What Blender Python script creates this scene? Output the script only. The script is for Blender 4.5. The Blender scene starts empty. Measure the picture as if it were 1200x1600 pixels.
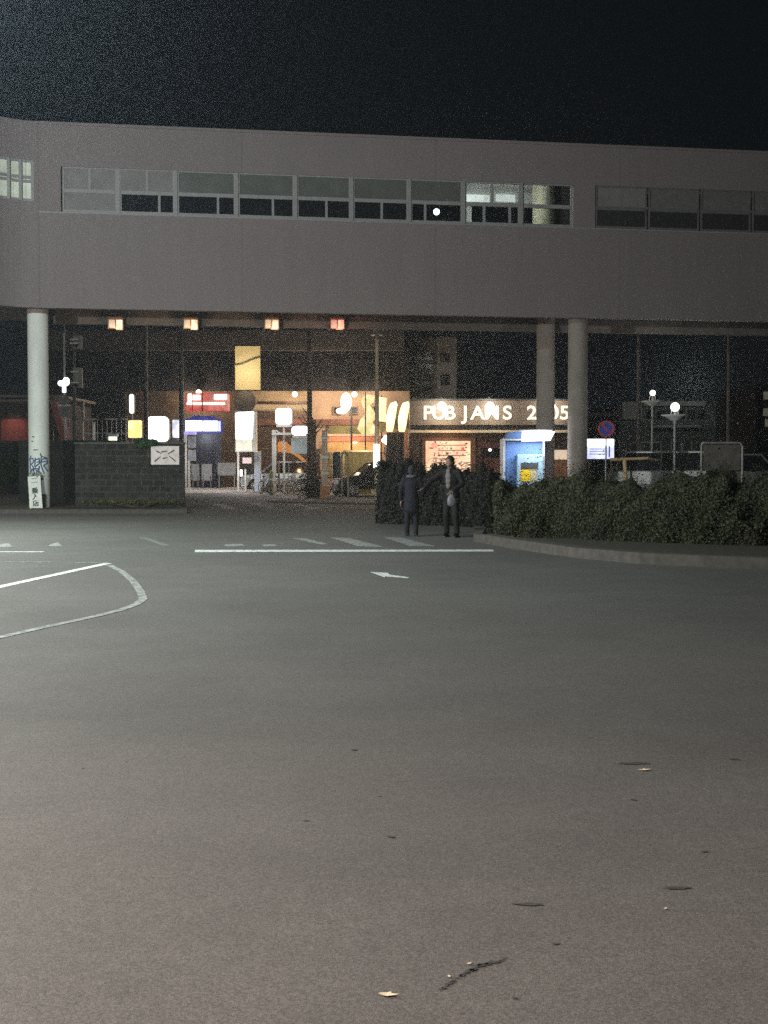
import bpy, math, random
from mathutils import Vector, Matrix
R = math.radians
random.seed(11)
S = bpy.context.scene
COL = S.collection

# ------------------------------------------------------------------ camera
CAMH, F = 1.55, 2000.0
PITCH = math.atan(76.0 / 2000.0)
cd = bpy.data.cameras.new('camera'); cam = bpy.data.objects.new('camera', cd); COL.objects.link(cam)
cam.location = (0, 0, CAMH); cam.rotation_euler = (R(90) - PITCH, 0, 0)
cd.sensor_fit = 'VERTICAL'; cd.sensor_height = 24; cd.lens = 30; cd.clip_start = 0.1; cd.clip_end = 1500
S.camera = cam
# ------------------------------------------------------------------ world (night sky)
W = bpy.data.worlds.new("World"); S.world = W; W.use_nodes = True
wn = W.node_tree.nodes; wl = W.node_tree.links
bg = wn['Background']
bg.inputs['Color'].default_value = (0.72, 0.90, 1.12, 1); bg.inputs['Strength'].default_value = 0.0045
# ------------------------------------------------------------------ exposure
S.view_settings.view_transform = 'Standard'; S.view_settings.look = 'None'
S.view_settings.exposure = 0; S.view_settings.gamma = 1
S.cycles.use_denoising = False
S.cycles.max_bounces = 5; S.cycles.diffuse_bounces = 3; S.cycles.glossy_bounces = 2
S.cycles.sample_clamp_indirect = 1.0; S.cycles.sample_clamp_direct = 3.0
S.cycles.volume_bounces = 0

def lamp(kind, name, loc, energy, color, radius=.1, parent=None, spot=None, blend=1.0, target=None, size=None):
    d = bpy.data.lights.new(name, kind); o = bpy.data.objects.new(name, d); COL.objects.link(o)
    o.location = loc; d.energy = energy; d.color = color
    if kind != 'AREA': d.shadow_soft_size = radius
    if kind == 'SPOT': d.spot_size = R(spot); d.spot_blend = blend
    if kind == 'AREA':
        d.shape = 'RECTANGLE'; d.size, d.size_y = size
    if target is not None:
        o.rotation_euler = (Vector(target) - Vector(loc)).to_track_quat('-Z', 'Y').to_euler()
    if parent: o.parent = parent
    return o

# ------------------------------------------------------------------ pixel -> world helpers
CP, SP = math.cos(PITCH), math.sin(PITCH)
def ray(px, py):
    u, v = (px - 600) / F, (800 - py) / F
    return (u, CP + v * SP, -SP + v * CP)
def XZ(px, py, Y):
    r = ray(px, py); t = Y / r[1]
    return t * r[0], CAMH + t * r[2]
def X_(px, Y): return XZ(px, 724, Y)[0]
def Z_(py, Y): return XZ(600, py, Y)[1]
def G(px, py, z=0.0):
    r = ray(px, py); t = (z - CAMH) / r[2]
    return Vector((t * r[0], t * r[1], z))

# ------------------------------------------------------------------ materials
_m = {}
def mat(name, col, rough=.7, metal=0.0, var=.15, scale=6, bump=.0, spec=.3, stretch=None):
    if name in _m: return _m[name]
    m = bpy.data.materials.new(name); m.use_nodes = True; n = m.node_tree.nodes; l = m.node_tree.links
    b = n['Principled BSDF']; b.inputs['Roughness'].default_value = rough; b.inputs['Metallic'].default_value = metal
    b.inputs['Specular IOR Level'].default_value = spec
    tc = n.new('ShaderNodeTexCoord'); mp = n.new('ShaderNodeMapping'); l.new(tc.outputs['Object'], mp.inputs['Vector'])
    if stretch: mp.inputs['Scale'].default_value = stretch
    nz = n.new('ShaderNodeTexNoise'); nz.inputs['Scale'].default_value = scale; nz.inputs['Detail'].default_value = 6
    l.new(mp.outputs['Vector'], nz.inputs['Vector'])
    rp = n.new('ShaderNodeMapRange'); rp.inputs[1].default_value = .25; rp.inputs[2].default_value = .75
    rp.inputs[3].default_value = 1 - var; rp.inputs[4].default_value = 1 + var
    l.new(nz.outputs['Fac'], rp.inputs[0])
    mx = n.new('ShaderNodeVectorMath'); mx.operation = 'SCALE'; mx.inputs[0].default_value = col
    l.new(rp.outputs[0], mx.inputs['Scale']); l.new(mx.outputs[0], b.inputs['Base Color'])
    if bump:
        bp = n.new('ShaderNodeBump'); bp.inputs['Strength'].default_value = bump; bp.inputs['Distance'].default_value = .02
        l.new(nz.outputs['Fac'], bp.inputs['Height']); l.new(bp.outputs[0], b.inputs['Normal'])
    _m[name] = m; return m
def emit(name, col, strength, var=0.0, scale=4, col2=None):
    if name in _m: return _m[name]
    m = bpy.data.materials.new(name); m.use_nodes = True; n = m.node_tree.nodes; l = m.node_tree.links
    b = n['Principled BSDF']; b.inputs['Base Color'].default_value = (.6, .6, .6, 1); b.inputs['Roughness'].default_value = .4
    b.inputs['Emission Color'].default_value = (*col, 1); b.inputs['Emission Strength'].default_value = strength
    if var:
        tc = n.new('ShaderNodeTexCoord'); nz = n.new('ShaderNodeTexNoise'); nz.inputs['Scale'].default_value = scale
        nz.inputs['Detail'].default_value = 3
        l.new(tc.outputs['Object'], nz.inputs['Vector'])
        mx = n.new('ShaderNodeMix'); mx.data_type = 'RGBA'
        c2 = col2 or tuple(c * (1 - var) for c in col)
        mx.inputs[6].default_value = (*col, 1); mx.inputs[7].default_value = (*c2, 1)
        rp = n.new('ShaderNodeMapRange'); rp.inputs[1].default_value = .42; rp.inputs[2].default_value = .58
        l.new(nz.outputs['Fac'], rp.inputs[0]); l.new(rp.outputs[0], mx.inputs[0]); l.new(mx.outputs[2], b.inputs['Emission Color'])
    _m[name] = m; return m
def glassmat(name, tint=(.75, .8, .8), refl=.10):
    m = bpy.data.materials.new(name); m.use_nodes = True; n = m.node_tree.nodes; l = m.node_tree.links
    n.remove(n['Principled BSDF']); out = n['Material Output']
    t = n.new('ShaderNodeBsdfTransparent'); t.inputs[0].default_value = (*tint, 1)
    g = n.new('ShaderNodeBsdfGlossy'); g.inputs['Roughness'].default_value = .04
    mx = n.new('ShaderNodeMixShader'); mx.inputs[0].default_value = refl
    l.new(t.outputs[0], mx.inputs[1]); l.new(g.outputs[0], mx.inputs[2]); l.new(mx.outputs[0], out.inputs[0])
    return m

def asphalt_mat():
    m = bpy.data.materials.new('asphalt'); m.use_nodes = True; n = m.node_tree.nodes; l = m.node_tree.links
    b = n['Principled BSDF']; b.inputs['Roughness'].default_value = .85; b.inputs['Specular IOR Level'].default_value = .25
    tc = n.new('ShaderNodeTexCoord')
    def noise(s, d, det=.6):
        z = n.new('ShaderNodeTexNoise'); z.inputs['Scale'].default_value = s; z.inputs['Detail'].default_value = d
        z.inputs['Roughness'].default_value = det
        l.new(tc.outputs['Object'], z.inputs['Vector']); return z
    def rng(src, a, b_, c, d):
        r = n.new('ShaderNodeMapRange'); r.inputs[1].default_value = a; r.inputs[2].default_value = b_
        r.inputs[3].default_value = c; r.inputs[4].default_value = d; l.new(src, r.inputs[0]); return r.outputs[0]
    def mul(a, b_):
        q = n.new('ShaderNodeMath'); q.operation = 'MULTIPLY'; l.new(a, q.inputs[0]); l.new(b_, q.inputs[1]); return q.outputs[0]
    fine = noise(230, 2, .7); med = noise(75, 3, .8); big = noise(.35, 5, .6); patch = noise(1.7, 4, .6)
    v = mul(rng(fine.outputs['Fac'], .3, .7, .5, 1.52), rng(med.outputs['Fac'], .3, .7, .78, 1.22))
    v = mul(v, rng(noise(14, 4, .7).outputs['Fac'], .3, .7, .91, 1.09)); v = mul(v, rng(big.outputs['Fac'], .3, .7, .86, 1.14)); v = mul(v, rng(patch.outputs['Fac'], .3, .7, .93, 1.07))
    # pale and dark aggregate chips
    vo = n.new('ShaderNodeTexVoronoi'); vo.inputs['Scale'].default_value = 130; l.new(tc.outputs['Object'], vo.inputs['Vector'])
    sp = n.new('ShaderNodeSeparateColor'); l.new(vo.outputs['Color'], sp.inputs[0])
    v = mul(v, rng(sp.outputs[0], .0, 1, .74, 1.26))
    sc = n.new('ShaderNodeVectorMath'); sc.operation = 'SCALE'; sc.inputs[0].default_value = (.0800, .0740, .0695)
    l.new(v, sc.inputs['Scale']); l.new(sc.outputs[0], b.inputs['Base Color'])
    bp = n.new('ShaderNodeBump'); bp.inputs['Strength'].default_value = .35; bp.inputs['Distance'].default_value = .008
    l.new(fine.outputs['Fac'], bp.inputs['Height']); l.new(bp.outputs[0], b.inputs['Normal'])
    return m
def paint_mat(name, cover, alb=.62):
    m = bpy.data.materials.new(name); m.use_nodes = True; n = m.node_tree.nodes; l = m.node_tree.links
    b = n['Principled BSDF']; b.inputs['Roughness'].default_value = .7
    tc = n.new('ShaderNodeTexCoord'); z = n.new('ShaderNodeTexNoise'); z.inputs['Scale'].default_value = 9; z.inputs['Detail'].default_value = 8
    z.inputs['Roughness'].default_value = .75
    l.new(tc.outputs['Object'], z.inputs['Vector'])
    r = n.new('ShaderNodeMapRange'); r.inputs[1].default_value = cover - .06; r.inputs[2].default_value = cover + .06
    r.inputs[3].default_value = 1; r.inputs[4].default_value = 0
    l.new(z.outputs['Fac'], r.inputs[0])
    mx = n.new('ShaderNodeMix'); mx.data_type = 'RGBA'; mx.inputs[6].default_value = (.075, .075, .072, 1); mx.inputs[7].default_value = (alb, alb, alb * .97, 1)
    l.new(r.outputs[0], mx.inputs[0]); l.new(mx.outputs[2], b.inputs['Base Color'])
    return m
def block_mat(name, c1, c2, mortar, sc=1.0, bw=.4, bh=.2, ms=.012):
    m = bpy.data.materials.new(name); m.use_nodes = True; n = m.node_tree.nodes; l = m.node_tree.links
    b = n['Principled BSDF']; b.inputs['Roughness'].default_value = .9
    tc = n.new('ShaderNodeTexCoord'); sx = n.new('ShaderNodeSeparateXYZ'); l.new(tc.outputs['Object'], sx.inputs[0])
    ad = n.new('ShaderNodeMath'); ad.operation = 'ADD'; l.new(sx.outputs[0], ad.inputs[0]); l.new(sx.outputs[1], ad.inputs[1])
    cb = n.new('ShaderNodeCombineXYZ'); l.new(ad.outputs[0], cb.inputs[0]); l.new(sx.outputs[2], cb.inputs[1])
    br = n.new('ShaderNodeTexBrick'); br.inputs['Scale'].default_value = sc
    br.inputs['Color1'].default_value = (*c1, 1); br.inputs['Color2'].default_value = (*c2, 1); br.inputs['Mortar'].default_value = (*mortar, 1)
    br.inputs['Brick Width'].default_value = bw; br.inputs['Row Height'].default_value = bh; br.inputs['Mortar Size'].default_value = ms
    l.new(cb.outputs[0], br.inputs['Vector'])
    z = n.new('ShaderNodeTexNoise'); z.inputs['Scale'].default_value = 3; z.inputs['Detail'].default_value = 8; l.new(tc.outputs['Object'], z.inputs['Vector'])
    r = n.new('ShaderNodeMapRange'); r.inputs[1].default_value = .3; r.inputs[2].default_value = .7; r.inputs[3].default_value = .45; r.inputs[4].default_value = 1.4
    l.new(z.outputs['Fac'], r.inputs[0])
    s = n.new('ShaderNodeVectorMath'); s.operation = 'SCALE'; l.new(br.outputs['Color'], s.inputs[0]); l.new(r.outputs[0], s.inputs['Scale'])
    l.new(s.outputs[0], b.inputs['Base Color'])
    bp = n.new('ShaderNodeBump'); bp.inputs['Strength'].default_value = .6; bp.inputs['Distance'].default_value = .02
    l.new(br.outputs['Fac'], bp.inputs['Height']); bp.invert = True; l.new(bp.outputs[0], b.inputs['Normal'])
    return m
def facade_mat():   # painted concrete panels with faint joints and vertical weather streaks
    m = bpy.data.materials.new('walkway_concrete'); m.use_nodes = True; n = m.node_tree.nodes; l = m.node_tree.links
    b = n['Principled BSDF']; b.inputs['Roughness'].default_value = .8
    tc = n.new('ShaderNodeTexCoord'); mp = n.new('ShaderNodeMapping'); mp.inputs['Scale'].default_value = (1.6, 1.6, .18)
    l.new(tc.outputs['Object'], mp.inputs[0])
    z = n.new('ShaderNodeTexNoise'); z.inputs['Scale'].default_value = 1.2; z.inputs['Detail'].default_value = 8; z.inputs['Roughness'].default_value = .7
    l.new(mp.outputs[0], z.inputs['Vector'])
    z2 = n.new('ShaderNodeTexNoise'); z2.inputs['Scale'].default_value = 35; z2.inputs['Detail'].default_value = 3; l.new(tc.outputs['Object'], z2.inputs['Vector'])
    r = n.new('ShaderNodeMapRange'); r.inputs[1].default_value = .3; r.inputs[2].default_value = .7; r.inputs[3].default_value = .93; r.inputs[4].default_value = 1.05
    l.new(z.outputs['Fac'], r.inputs[0])
    r2 = n.new('ShaderNodeMapRange'); r2.inputs[1].default_value = .3; r2.inputs[2].default_value = .7; r2.inputs[3].default_value = .84; r2.inputs[4].default_value = 1.16
    l.new(z2.outputs['Fac'], r2.inputs[0])
    sx = n.new('ShaderNodeSeparateXYZ'); l.new(tc.outputs['Object'], sx.inputs[0])
    md = n.new('ShaderNodeMath'); md.operation = 'PINGPONG'; md.inputs[1].default_value = 3.25; l.new(sx.outputs[0], md.inputs[0])
    r3 = n.new('ShaderNodeMapRange'); r3.inputs[1].default_value = .015; r3.inputs[2].default_value = .04; r3.inputs[3].default_value = .86; r3.inputs[4].default_value = 1
    l.new(md.outputs[0], r3.inputs[0])
    a = n.new('ShaderNodeMath'); a.operation = 'MULTIPLY'; l.new(r.outputs[0], a.inputs[0]); l.new(r2.outputs[0], a.inputs[1])
    c = n.new('ShaderNodeMath'); c.operation = 'MULTIPLY'; l.new(a.outputs[0], c.inputs[0]); l.new(r3.outputs[0], c.inputs[1])
    s = n.new('ShaderNodeVectorMath'); s.operation = 'SCALE'; s.inputs[0].default_value = (.198, .160, .159); l.new(c.outputs[0], s.inputs['Scale'])
    l.new(s.outputs[0], b.inputs['Base Color']); return m

ASPH = asphalt_mat(); CONC = facade_mat()
PAINT = paint_mat('road_paint', .565, .52); PAINTW = paint_mat('worn_road_paint', .50, .25); PAINTC = paint_mat('thin_road_paint', .51, .23); PAINTF = paint_mat('faded_road_paint', .45, .22)
BLOCK = block_mat('mossy_block', (.028, .026, .023), (.013, .0125, .011), (.042, .040, .036), ms=.022)
PAVE = block_mat('red_brick_paving', (.16, .06, .04), (.12, .05, .035), (.08, .06, .05), 1, .22, .11, .008)
DULLRED = mat('dull_red', (.20, .075, .06), .8, var=.3)
WHITEP = mat('white_paint', (.62, .62, .58), .6, var=.12, scale=5)
FRAME = mat('window_frame_metal', (.26, .245, .24), .5, var=.1)
PANEL = mat('window_infill_panel', (.19, .17, .17), .6, var=.15, scale=2)
FROST = mat('frosted_pane', (.105, .105, .095), .35, var=.2, scale=1.5)
CEIL = mat('walkway_interior', (.62, .62, .60), .8, var=.1)
DARKM = mat('dark_metal', (.03, .03, .032), .5, .3)
GREYM = mat('grey_metal', (.25, .25, .25), .5, .5)
STEEL = mat('pale_steel', (.42, .41, .38), .5, .3)
BLACKP = mat('black_plastic', (.015, .015, .016), .5)
RUBBER = mat('rubber', (.02, .02, .02), .85)
BROWN = mat('dark_brown_wood', (.06, .03, .02), .6, var=.4, scale=5, stretch=(1, 1, 6))
TANW = mat('tan_cladding', (.40, .29, .17), .7, var=.3, scale=2, stretch=(1, 1, 5))
PEACH = mat('peach_render', (.55, .38, .26), .8, var=.2, scale=1.2)
OLIVE = mat('olive_shutter', (.22, .19, .08), .6, var=.2, scale=2)
DARKW = mat('dark_render_wall', (.012, .010, .011), .8, var=.3, scale=.6)
GREYW = mat('grey_render_wall', (.075, .07, .07), .8, var=.2, scale=.8)
KERB = mat('kerb_concrete', (.058, .050, .044), .85, var=.3, scale=8, bump=.3)
SOIL = mat('dark_soil', (.035, .03, .02), .95, var=.4, scale=5, bump=.5)
BARK = mat('bark', (.07, .05, .035), .9, var=.4, scale=12, bump=.5)
LEAFA = mat('hedge_leaf', (.024, .025, .009), .6, var=.75, scale=5)
LEAFB = mat('dark_bush_leaf', (.006, .0065, .0045), .6, var=.6, scale=4)
IVY = mat('ivy_leaf', (.03, .07, .03), .6, var=.5, scale=8)
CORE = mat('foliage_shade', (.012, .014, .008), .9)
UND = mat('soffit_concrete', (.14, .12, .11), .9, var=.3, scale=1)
GLASS = glassmat('clear_glass'); DGLASS = mat('dark_glass', (.012, .013, .016), .08, spec=.5)

# ------------------------------------------------------------------ mesh builder
class MB:
    def __init__(s): s.v = []; s.f = []; s.sm = []
    def add(s, vs, fs, smooth=False):
        o = len(s.v); s.v += [tuple(p) for p in vs]; s.f += [tuple(i + o for i in q) for q in fs]; s.sm += [smooth] * len(fs); return s
    def box(s, x0, x1, y0, y1, z0, z1, M=None):
        vs = [Vector((x, y, z)) for x in (x0, x1) for y in (y0, y1) for z in (z0, z1)]
        if M: vs = [M @ p for p in vs]
        return s.add(vs, [(0, 1, 3, 2), (4, 6, 7, 5), (0, 4, 5, 1), (2, 3, 7, 6), (0, 2, 6, 4), (1, 5, 7, 3)])
    def cyl(s, a, b, r0, r1=None, n=16, cap=True):
        a, b = Vector(a), Vector(b); r1 = r0 if r1 is None else r1
        q = (b - a).to_track_quat('Z', 'Y'); vs = []
        for c, r in ((a, r0), (b, r1)):
            for i in range(n):
                t = 2 * math.pi * i / n; vs.append(c + q @ Vector((r * math.cos(t), r * math.sin(t), 0)))
        s.add(vs, [(i, (i + 1) % n, n + (i + 1) % n, n + i) for i in range(n)], True)
        if cap: s.add(vs, [tuple(range(n - 1, -1, -1)), tuple(range(n, 2 * n))])
        return s
    def tube(s, pts, r, n=8):
        for a, b in zip(pts, pts[1:]): s.cyl(a, b, r, r, n)
        return s
    def sphere(s, c, r, nu=16, nv=10, sc=(1, 1, 1)):
        c = Vector(c); vs = []; fs = []
        for j in range(nv + 1):
            ph = math.pi * j / nv
            for i in range(nu):
                t = 2 * math.pi * i / nu
                vs.append(c + Vector((r * sc[0] * math.sin(ph) * math.cos(t), r * sc[1] * math.sin(ph) * math.sin(t), r * sc[2] * math.cos(ph))))
        for j in range(nv):
            for i in range(nu): fs.append((j * nu + i, (j + 1) * nu + i, (j + 1) * nu + (i + 1) % nu, j * nu + (i + 1) % nu))
        return s.add(vs, fs, True)
    def prism(s, pts, y0, y1, axis='y'):   # polygon in x,z extruded along y
        n = len(pts)
        if axis == 'y': vs = [(p[0], y0, p[1]) for p in pts] + [(p[0], y1, p[1]) for p in pts]
        else: vs = [(p[0], p[1], y0) for p in pts] + [(p[0], p[1], y1) for p in pts]
        return s.add(vs, [tuple(range(n)), tuple(range(2 * n - 1, n - 1, -1))] + [(i, n + i, n + (i + 1) % n, (i + 1) % n) for i in range(n)])
    def torus(s, c, R_, r, axis='y', n=28, m=8):
        c = Vector(c); vs = []; fs = []
        for i in range(n):
            t = 2 * math.pi * i / n
            for j in range(m):
                p = 2 * math.pi * j / m; q = R_ + r * math.cos(p)
                if axis == 'y': vs.append(c + Vector((q * math.cos(t), r * math.sin(p), q * math.sin(t))))
                else: vs.append(c + Vector((q * math.cos(t), q * math.sin(t), r * math.sin(p))))
        for i in range(n):
            for j in range(m): fs.append((i * m + j, ((i + 1) % n) * m + j, ((i + 1) % n) * m + (j + 1) % m, i * m + (j + 1) % m))
        return s.add(vs, fs, True)
    def build(s, name, m, parent=None, loc=None, rz=0, bevel=0, fix=True):
        me = bpy.data.meshes.new(name); me.from_pydata(s.v, [], s.f); me.update()
        for p, q in zip(me.polygons, s.sm): p.use_smooth = q
        me.materials.append(m)
        if fix:
            import bmesh
            b = bmesh.new(); b.from_mesh(me); bmesh.ops.recalc_face_normals(b, faces=b.faces); b.to_mesh(me); b.free()
        o = bpy.data.objects.new(name, me); COL.objects.link(o)
        if parent: o.parent = parent
        if loc is not None: o.location = loc
        if rz: o.rotation_euler.z = rz
        if bevel:
            bv = o.modifiers.new('bevel', 'BEVEL'); bv.width = bevel; bv.segments = 2; bv.limit_method = 'ANGLE'
        return o
def tag(o, label=None, cat=None, group=None, kind=None):
    if label: o['label'] = label
    if cat: o['category'] = cat
    if group: o['group'] = group
    if kind: o['kind'] = kind
    return o
def thing(name, label, cat, loc=(0, 0, 0), rz=0, group=None):
    o = bpy.data.objects.new(name, None); COL.objects.link(o); o.location = loc; o.rotation_euler.z = rz
    o.empty_display_size = .2
    return tag(o, label, cat, group)
def struct(o): o['kind'] = 'structure'; return o
def copy_tree(o, parent=None):
    c = o.copy(); COL.objects.link(c); c.parent = parent
    for ch in list(o.children): copy_tree(ch, c)
    return c
def text_mesh(name, body, size, m, parent, loc, depth=.02, bold=.0, rot=(R(90), 0, 0), align='CENTER', sx=1.0):
    cu = bpy.data.curves.new(name, 'FONT'); cu.body = body; cu.size = size; cu.extrude = depth; cu.offset = bold
    cu.align_x = align; cu.align_y = 'CENTER'
    t = bpy.data.objects.new(name, cu); COL.objects.link(t)
    bpy.context.view_layer.update()
    me = bpy.data.meshes.new_from_object(t.evaluated_get(bpy.context.evaluated_depsgraph_get()))
    bpy.data.objects.remove(t); me.materials.clear(); me.materials.append(m)
    o = bpy.data.objects.new(name, me); COL.objects.link(o); o.parent = parent; o.location = loc; o.rotation_euler = rot; o.scale = (sx, 1, 1)
    return o
class Fr:    # frame of a thing whose front faces the camera at depth Y; pixel rectangles become local boxes
    def __init__(s, px, Y): s.Y = Y; s.X = X_(px, Y); s.loc = (s.X, Y, 0)
    def x(s, px, dy=0): return XZ(px, 724, s.Y + dy)[0] - s.X
    def z(s, py, dy=0): return Z_(py, s.Y + dy)
    def box(s, mb, px0, py0, px1, py1, y0=0.0, y1=.1):
        z0 = s.z(py1, y0); z0 = 0 if py1 >= 999 else z0
        return mb.box(s.x(px0, y0), s.x(px1, y0), y0, y1, z0, s.z(py0, y0))

# ================================================================== GROUND
def sheet(name, pts, z, m, th=0.0):
    c = Vector((sum(p[0] for p in pts) / len(pts), sum(p[1] for p in pts) / len(pts), z))
    mb = MB(); n = len(pts)
    if th: mb.prism([(p[0] - c.x, p[1] - c.y) for p in pts], -th, 0, axis='z')
    else: mb.add([(p[0] - c.x, p[1] - c.y, 0) for p in pts], [tuple(range(n))])
    o = mb.build(name, m, None, c)
    if not th:
        for p in o.data.polygons:
            if p.normal.z < 0: p.flip()
    return struct(o)
sheet('ground', [(-400, -60), (400, -60), (400, 700), (-400, 700)], 0, ASPH)
def Gp(*ps): return [G(*p).to_2d() for p in ps]
sheet('road_line', Gp((305, 859.5), (770, 859), (772, 862), (304, 863)), .004, PAINT)
def strip(name, pts, w, m, z=.004):
    L = []; Rr = []; P = [Vector(p) for p in pts]
    for i, p in enumerate(P):
        a = P[max(i - 1, 0)]; b = P[min(i + 1, len(P) - 1)]; d = (b - a).normalized(); nrm = Vector((-d.y, d.x)) * w / 2
        L.append(p + nrm); Rr.append(p - nrm)
    return sheet(name, L + Rr[::-1], z, m)
strip('road_line', Gp((-160, 961), (0, 917), (168, 880.5)), .15, PAINT)
strip('road_line', Gp((110, 879.5), (170, 879.5)), .10, PAINTW)
strip('road_line', Gp((-60, 862.5), (68, 862.5)), .14, PAINT)
strip('road_line', Gp((-60, 878.5), (80, 878.5)), .11, PAINTW)
strip('curved_road_line', Gp((170, 883), (190, 893), (208, 908), (220, 925), (224, 936), (214, 944), (190, 953), (150, 963), (80, 978), (0, 996), (-120, 1025)), .10, PAINTC)
strip('road_line', Gp((108, 803.5), (292, 804.5)), .12, PAINTW)
strip('road_line', Gp((222, 840), (240, 846), (262, 853)), .16, PAINTF)
for a in [((515, 840), (545, 841), (602, 855), (560, 854)), ((598, 839.5), (625, 840), (682, 854), (640, 853.5))]:
    sheet('crosswalk_stripe', Gp(*a), .004, PAINTW)
for a in [((455, 841), (478, 841.5), (515, 851), (500, 851)), ((352, 850.5), (378, 850), (384, 854), (350, 854)), ((410, 851), (428, 850.5), (436, 854), (412, 854)),
          ((78, 851), (90, 847.5), (98, 854), (76, 854)), ((-8, 851), (14, 849), (20, 855), (-8, 855))]:
    sheet('crosswalk_stripe', Gp(*a), .004, PAINTW)
sheet('road_arrow', Gp((578, 894), (606, 895.5), (608, 898), (640, 902.5), (637, 904), (602, 901), (601, 902.5)), .004, PAINT)
for a in [((325, 787), (345, 787), (372, 796), (350, 796)), ((385, 786), (400, 786), (440, 795), (420, 795)), ((452, 787), (466, 787), (505, 796), (488, 796))]:
    sheet('crosswalk_stripe', Gp(*a), .004, PAINTF)
# far street: paler strips and pavement edge
sheet('pavement', Gp((287, 765), (392, 763), (396, 769), (285, 771)), .10, mat('pale_lit_apron', (.55, .52, .5), .8), .1)  # pale concrete apron; pool of sign light put into its colour
sheet('pavement', Gp((420, 781), (590, 785), (590, 789), (420, 785)), .06, KERB, .06)
sheet('brick_pavement', Gp((-140, 773), (44, 773), (46, 800), (-140, 801)), .10, PAVE, .1)
sheet('planting_strip', Gp((48, 790), (290, 792), (292, 801), (48, 801)), .10, SOIL, .1)
sheet('kerb', Gp((-140, 801.2), (292, 801.2), (292, 802.6), (-140, 802.8)), .13, KERB, .13)

# foreground marks: stains and cracks
STAIN = mat('tar_stain', (.036, .033, .031), .8, var=.6, scale=60)
def blob(px, py, wx, wy, seed, rot=0):
    c = G(px, py); rnd = random.Random(seed); pts = []
    for i in range(18):
        t = 2 * math.pi * i / 18; k = .6 + .6 * rnd.random()
        x, y = wx * k * math.cos(t), wy * k * math.sin(t)
        pts.append((c.x + x * math.cos(rot) - y * math.sin(rot), c.y + x * math.sin(rot) + y * math.cos(rot)))
    sheet('asphalt_stain', pts, .003, STAIN)
blob(553, 1172, .02, .022, 1); blob(610, 1308, .016, .016, 2); blob(990, 1193, .085, .03, 3); blob(1148, 1187, .03, .018, 4)
blob(825, 1414, .055, .014, 5, -.1); blob(1058, 1388, .05, .018, 6)
rc = random.Random(21); cp_ = [(690, 1545), (706, 1535), (722, 1524), (738, 1516), (752, 1508), (772, 1504), (795, 1497)]
for (x0, y0), (x1, y1) in zip(cp_, cp_[1:]):
    for k in range(4):
        u = k / 4 + rc.uniform(-.05, .05); blob(x0 + (x1 - x0) * u, y0 + (y1 - y0) * u + rc.uniform(-1.5, 1.5), rc.uniform(.007, .018), rc.uniform(.003, .008) * (1.6 if 722 < x0 < 760 else 1), rc.randint(0, 999), .35 + rc.uniform(-.3, .3))
for k in range(9): blob(rc.uniform(50, 1150), rc.uniform(1150, 1580), rc.uniform(.008, .02), rc.uniform(.004, .01), rc.randint(0, 999), rc.uniform(-.5, .5))
DRY = mat('dry_leaf', (.55, .47, .33), .8, var=.25, scale=40)
def leaf(px, py, s, rz, label):
    pts = [(-1, 0), (-.55, .35), (-.1, .42), (.3, .6), (.45, .3), (1, .1), (1.3, 0), (.9, -.15), (.4, -.3), (.2, -.55), (-.2, -.38), (-.6, -.3)]
    top = [(x * s, y * s, .004 + .35 * s * (y * y) + .12 * s * x * x) for x, y in pts]
    bot = [(x, y, z - .0012) for x, y, z in top]; n = len(pts)
    mb = MB().add(top + [(0, 0, .004)] + bot + [(0, 0, .0028)], [(i, (i + 1) % n, n) for i in range(n)] + [(n + 1 + (i + 1) % n, n + 1 + i, 2 * n + 1) for i in range(n)] + [(i, n + 1 + i, n + 1 + (i + 1) % n, (i + 1) % n) for i in range(n)])
    o = mb.build('fallen_leaf', DRY, None, G(px, py), rz); tag(o, label, 'leaf', 'dry leaves on the asphalt')
leaf(605, 1556, .026, -.2, 'pale dry leaf lying on the asphalt nearest the camera, left of the crack')
leaf(1006, 1204, .030, .1, 'pale dry leaf lying beside a dark stain on the right of the asphalt')
leaf(733, 1507, .009, .5, 'tiny pale leaf scrap beside the upper end of the crack')
leaf(1040, 1421, .009, 1.1, 'tiny pale leaf scrap below the dark stain on the right')
leaf(702, 1527, .008, 1.9, 'tiny pale leaf scrap beside the lower end of the crack')

# ================================================================== ELEVATED WALKWAY
A = Vector((-11.1, 41.5)); B = Vector((13.65, 45.5)); D = (B - A).normalized(); NB = Vector((-D.y, D.x)); WR = math.atan2(D.y, D.x)
def FW(px, py, back=0.0):
    a = A + NB * back; r = ray(px, py)
    t = (a.x * D.y - a.y * D.x) / (r[0] * D.y - r[1] * D.x)
    p = Vector((t * r[0], t * r[1])); return (p - a).dot(D), CAMH + t * r[2]
HB, HT = FW(450, 488)[1], FW(450, 210)[1]
ZS, ZT = FW(462, 342)[1], FW(462, 273)[1]; ZM = FW(462, 309)[1]
WD = 5.0; TH = .28; XE = 46.0
wk = thing('elevated_walkway', 'long pale concrete enclosed walkway crossing the street on round pillars', 'bridge', (A.x, A.y, 0), WR)
g1 = (FW(95, 300)[0], FW(897, 320)[0]); g2 = (FW(930, 330)[0], FW(930, 330)[0] + 11.5)
mb = MB(); mb.box(0, XE, 0, TH, HB, ZS); mb.box(0, XE, 0, TH, ZT, HT)
for a, b in ((0, g1[0]), (g1[1], g2[0]), (g2[1], XE)): mb.box(a, b, 0, TH, ZS, ZT)
mb.build('front_wall', CONC, wk)
mb = MB().box(0, XE, -.035, 0, ZS - .05, ZS - .005).build('sill', FRAME, wk)
mb = MB().box(-.05, XE, -.05, TH, HT, HT + .09).build('coping', CONC, wk)
MB().box(0, XE, WD - TH, WD, HB, 8.6).build('rear_beam', UND, wk)
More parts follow.
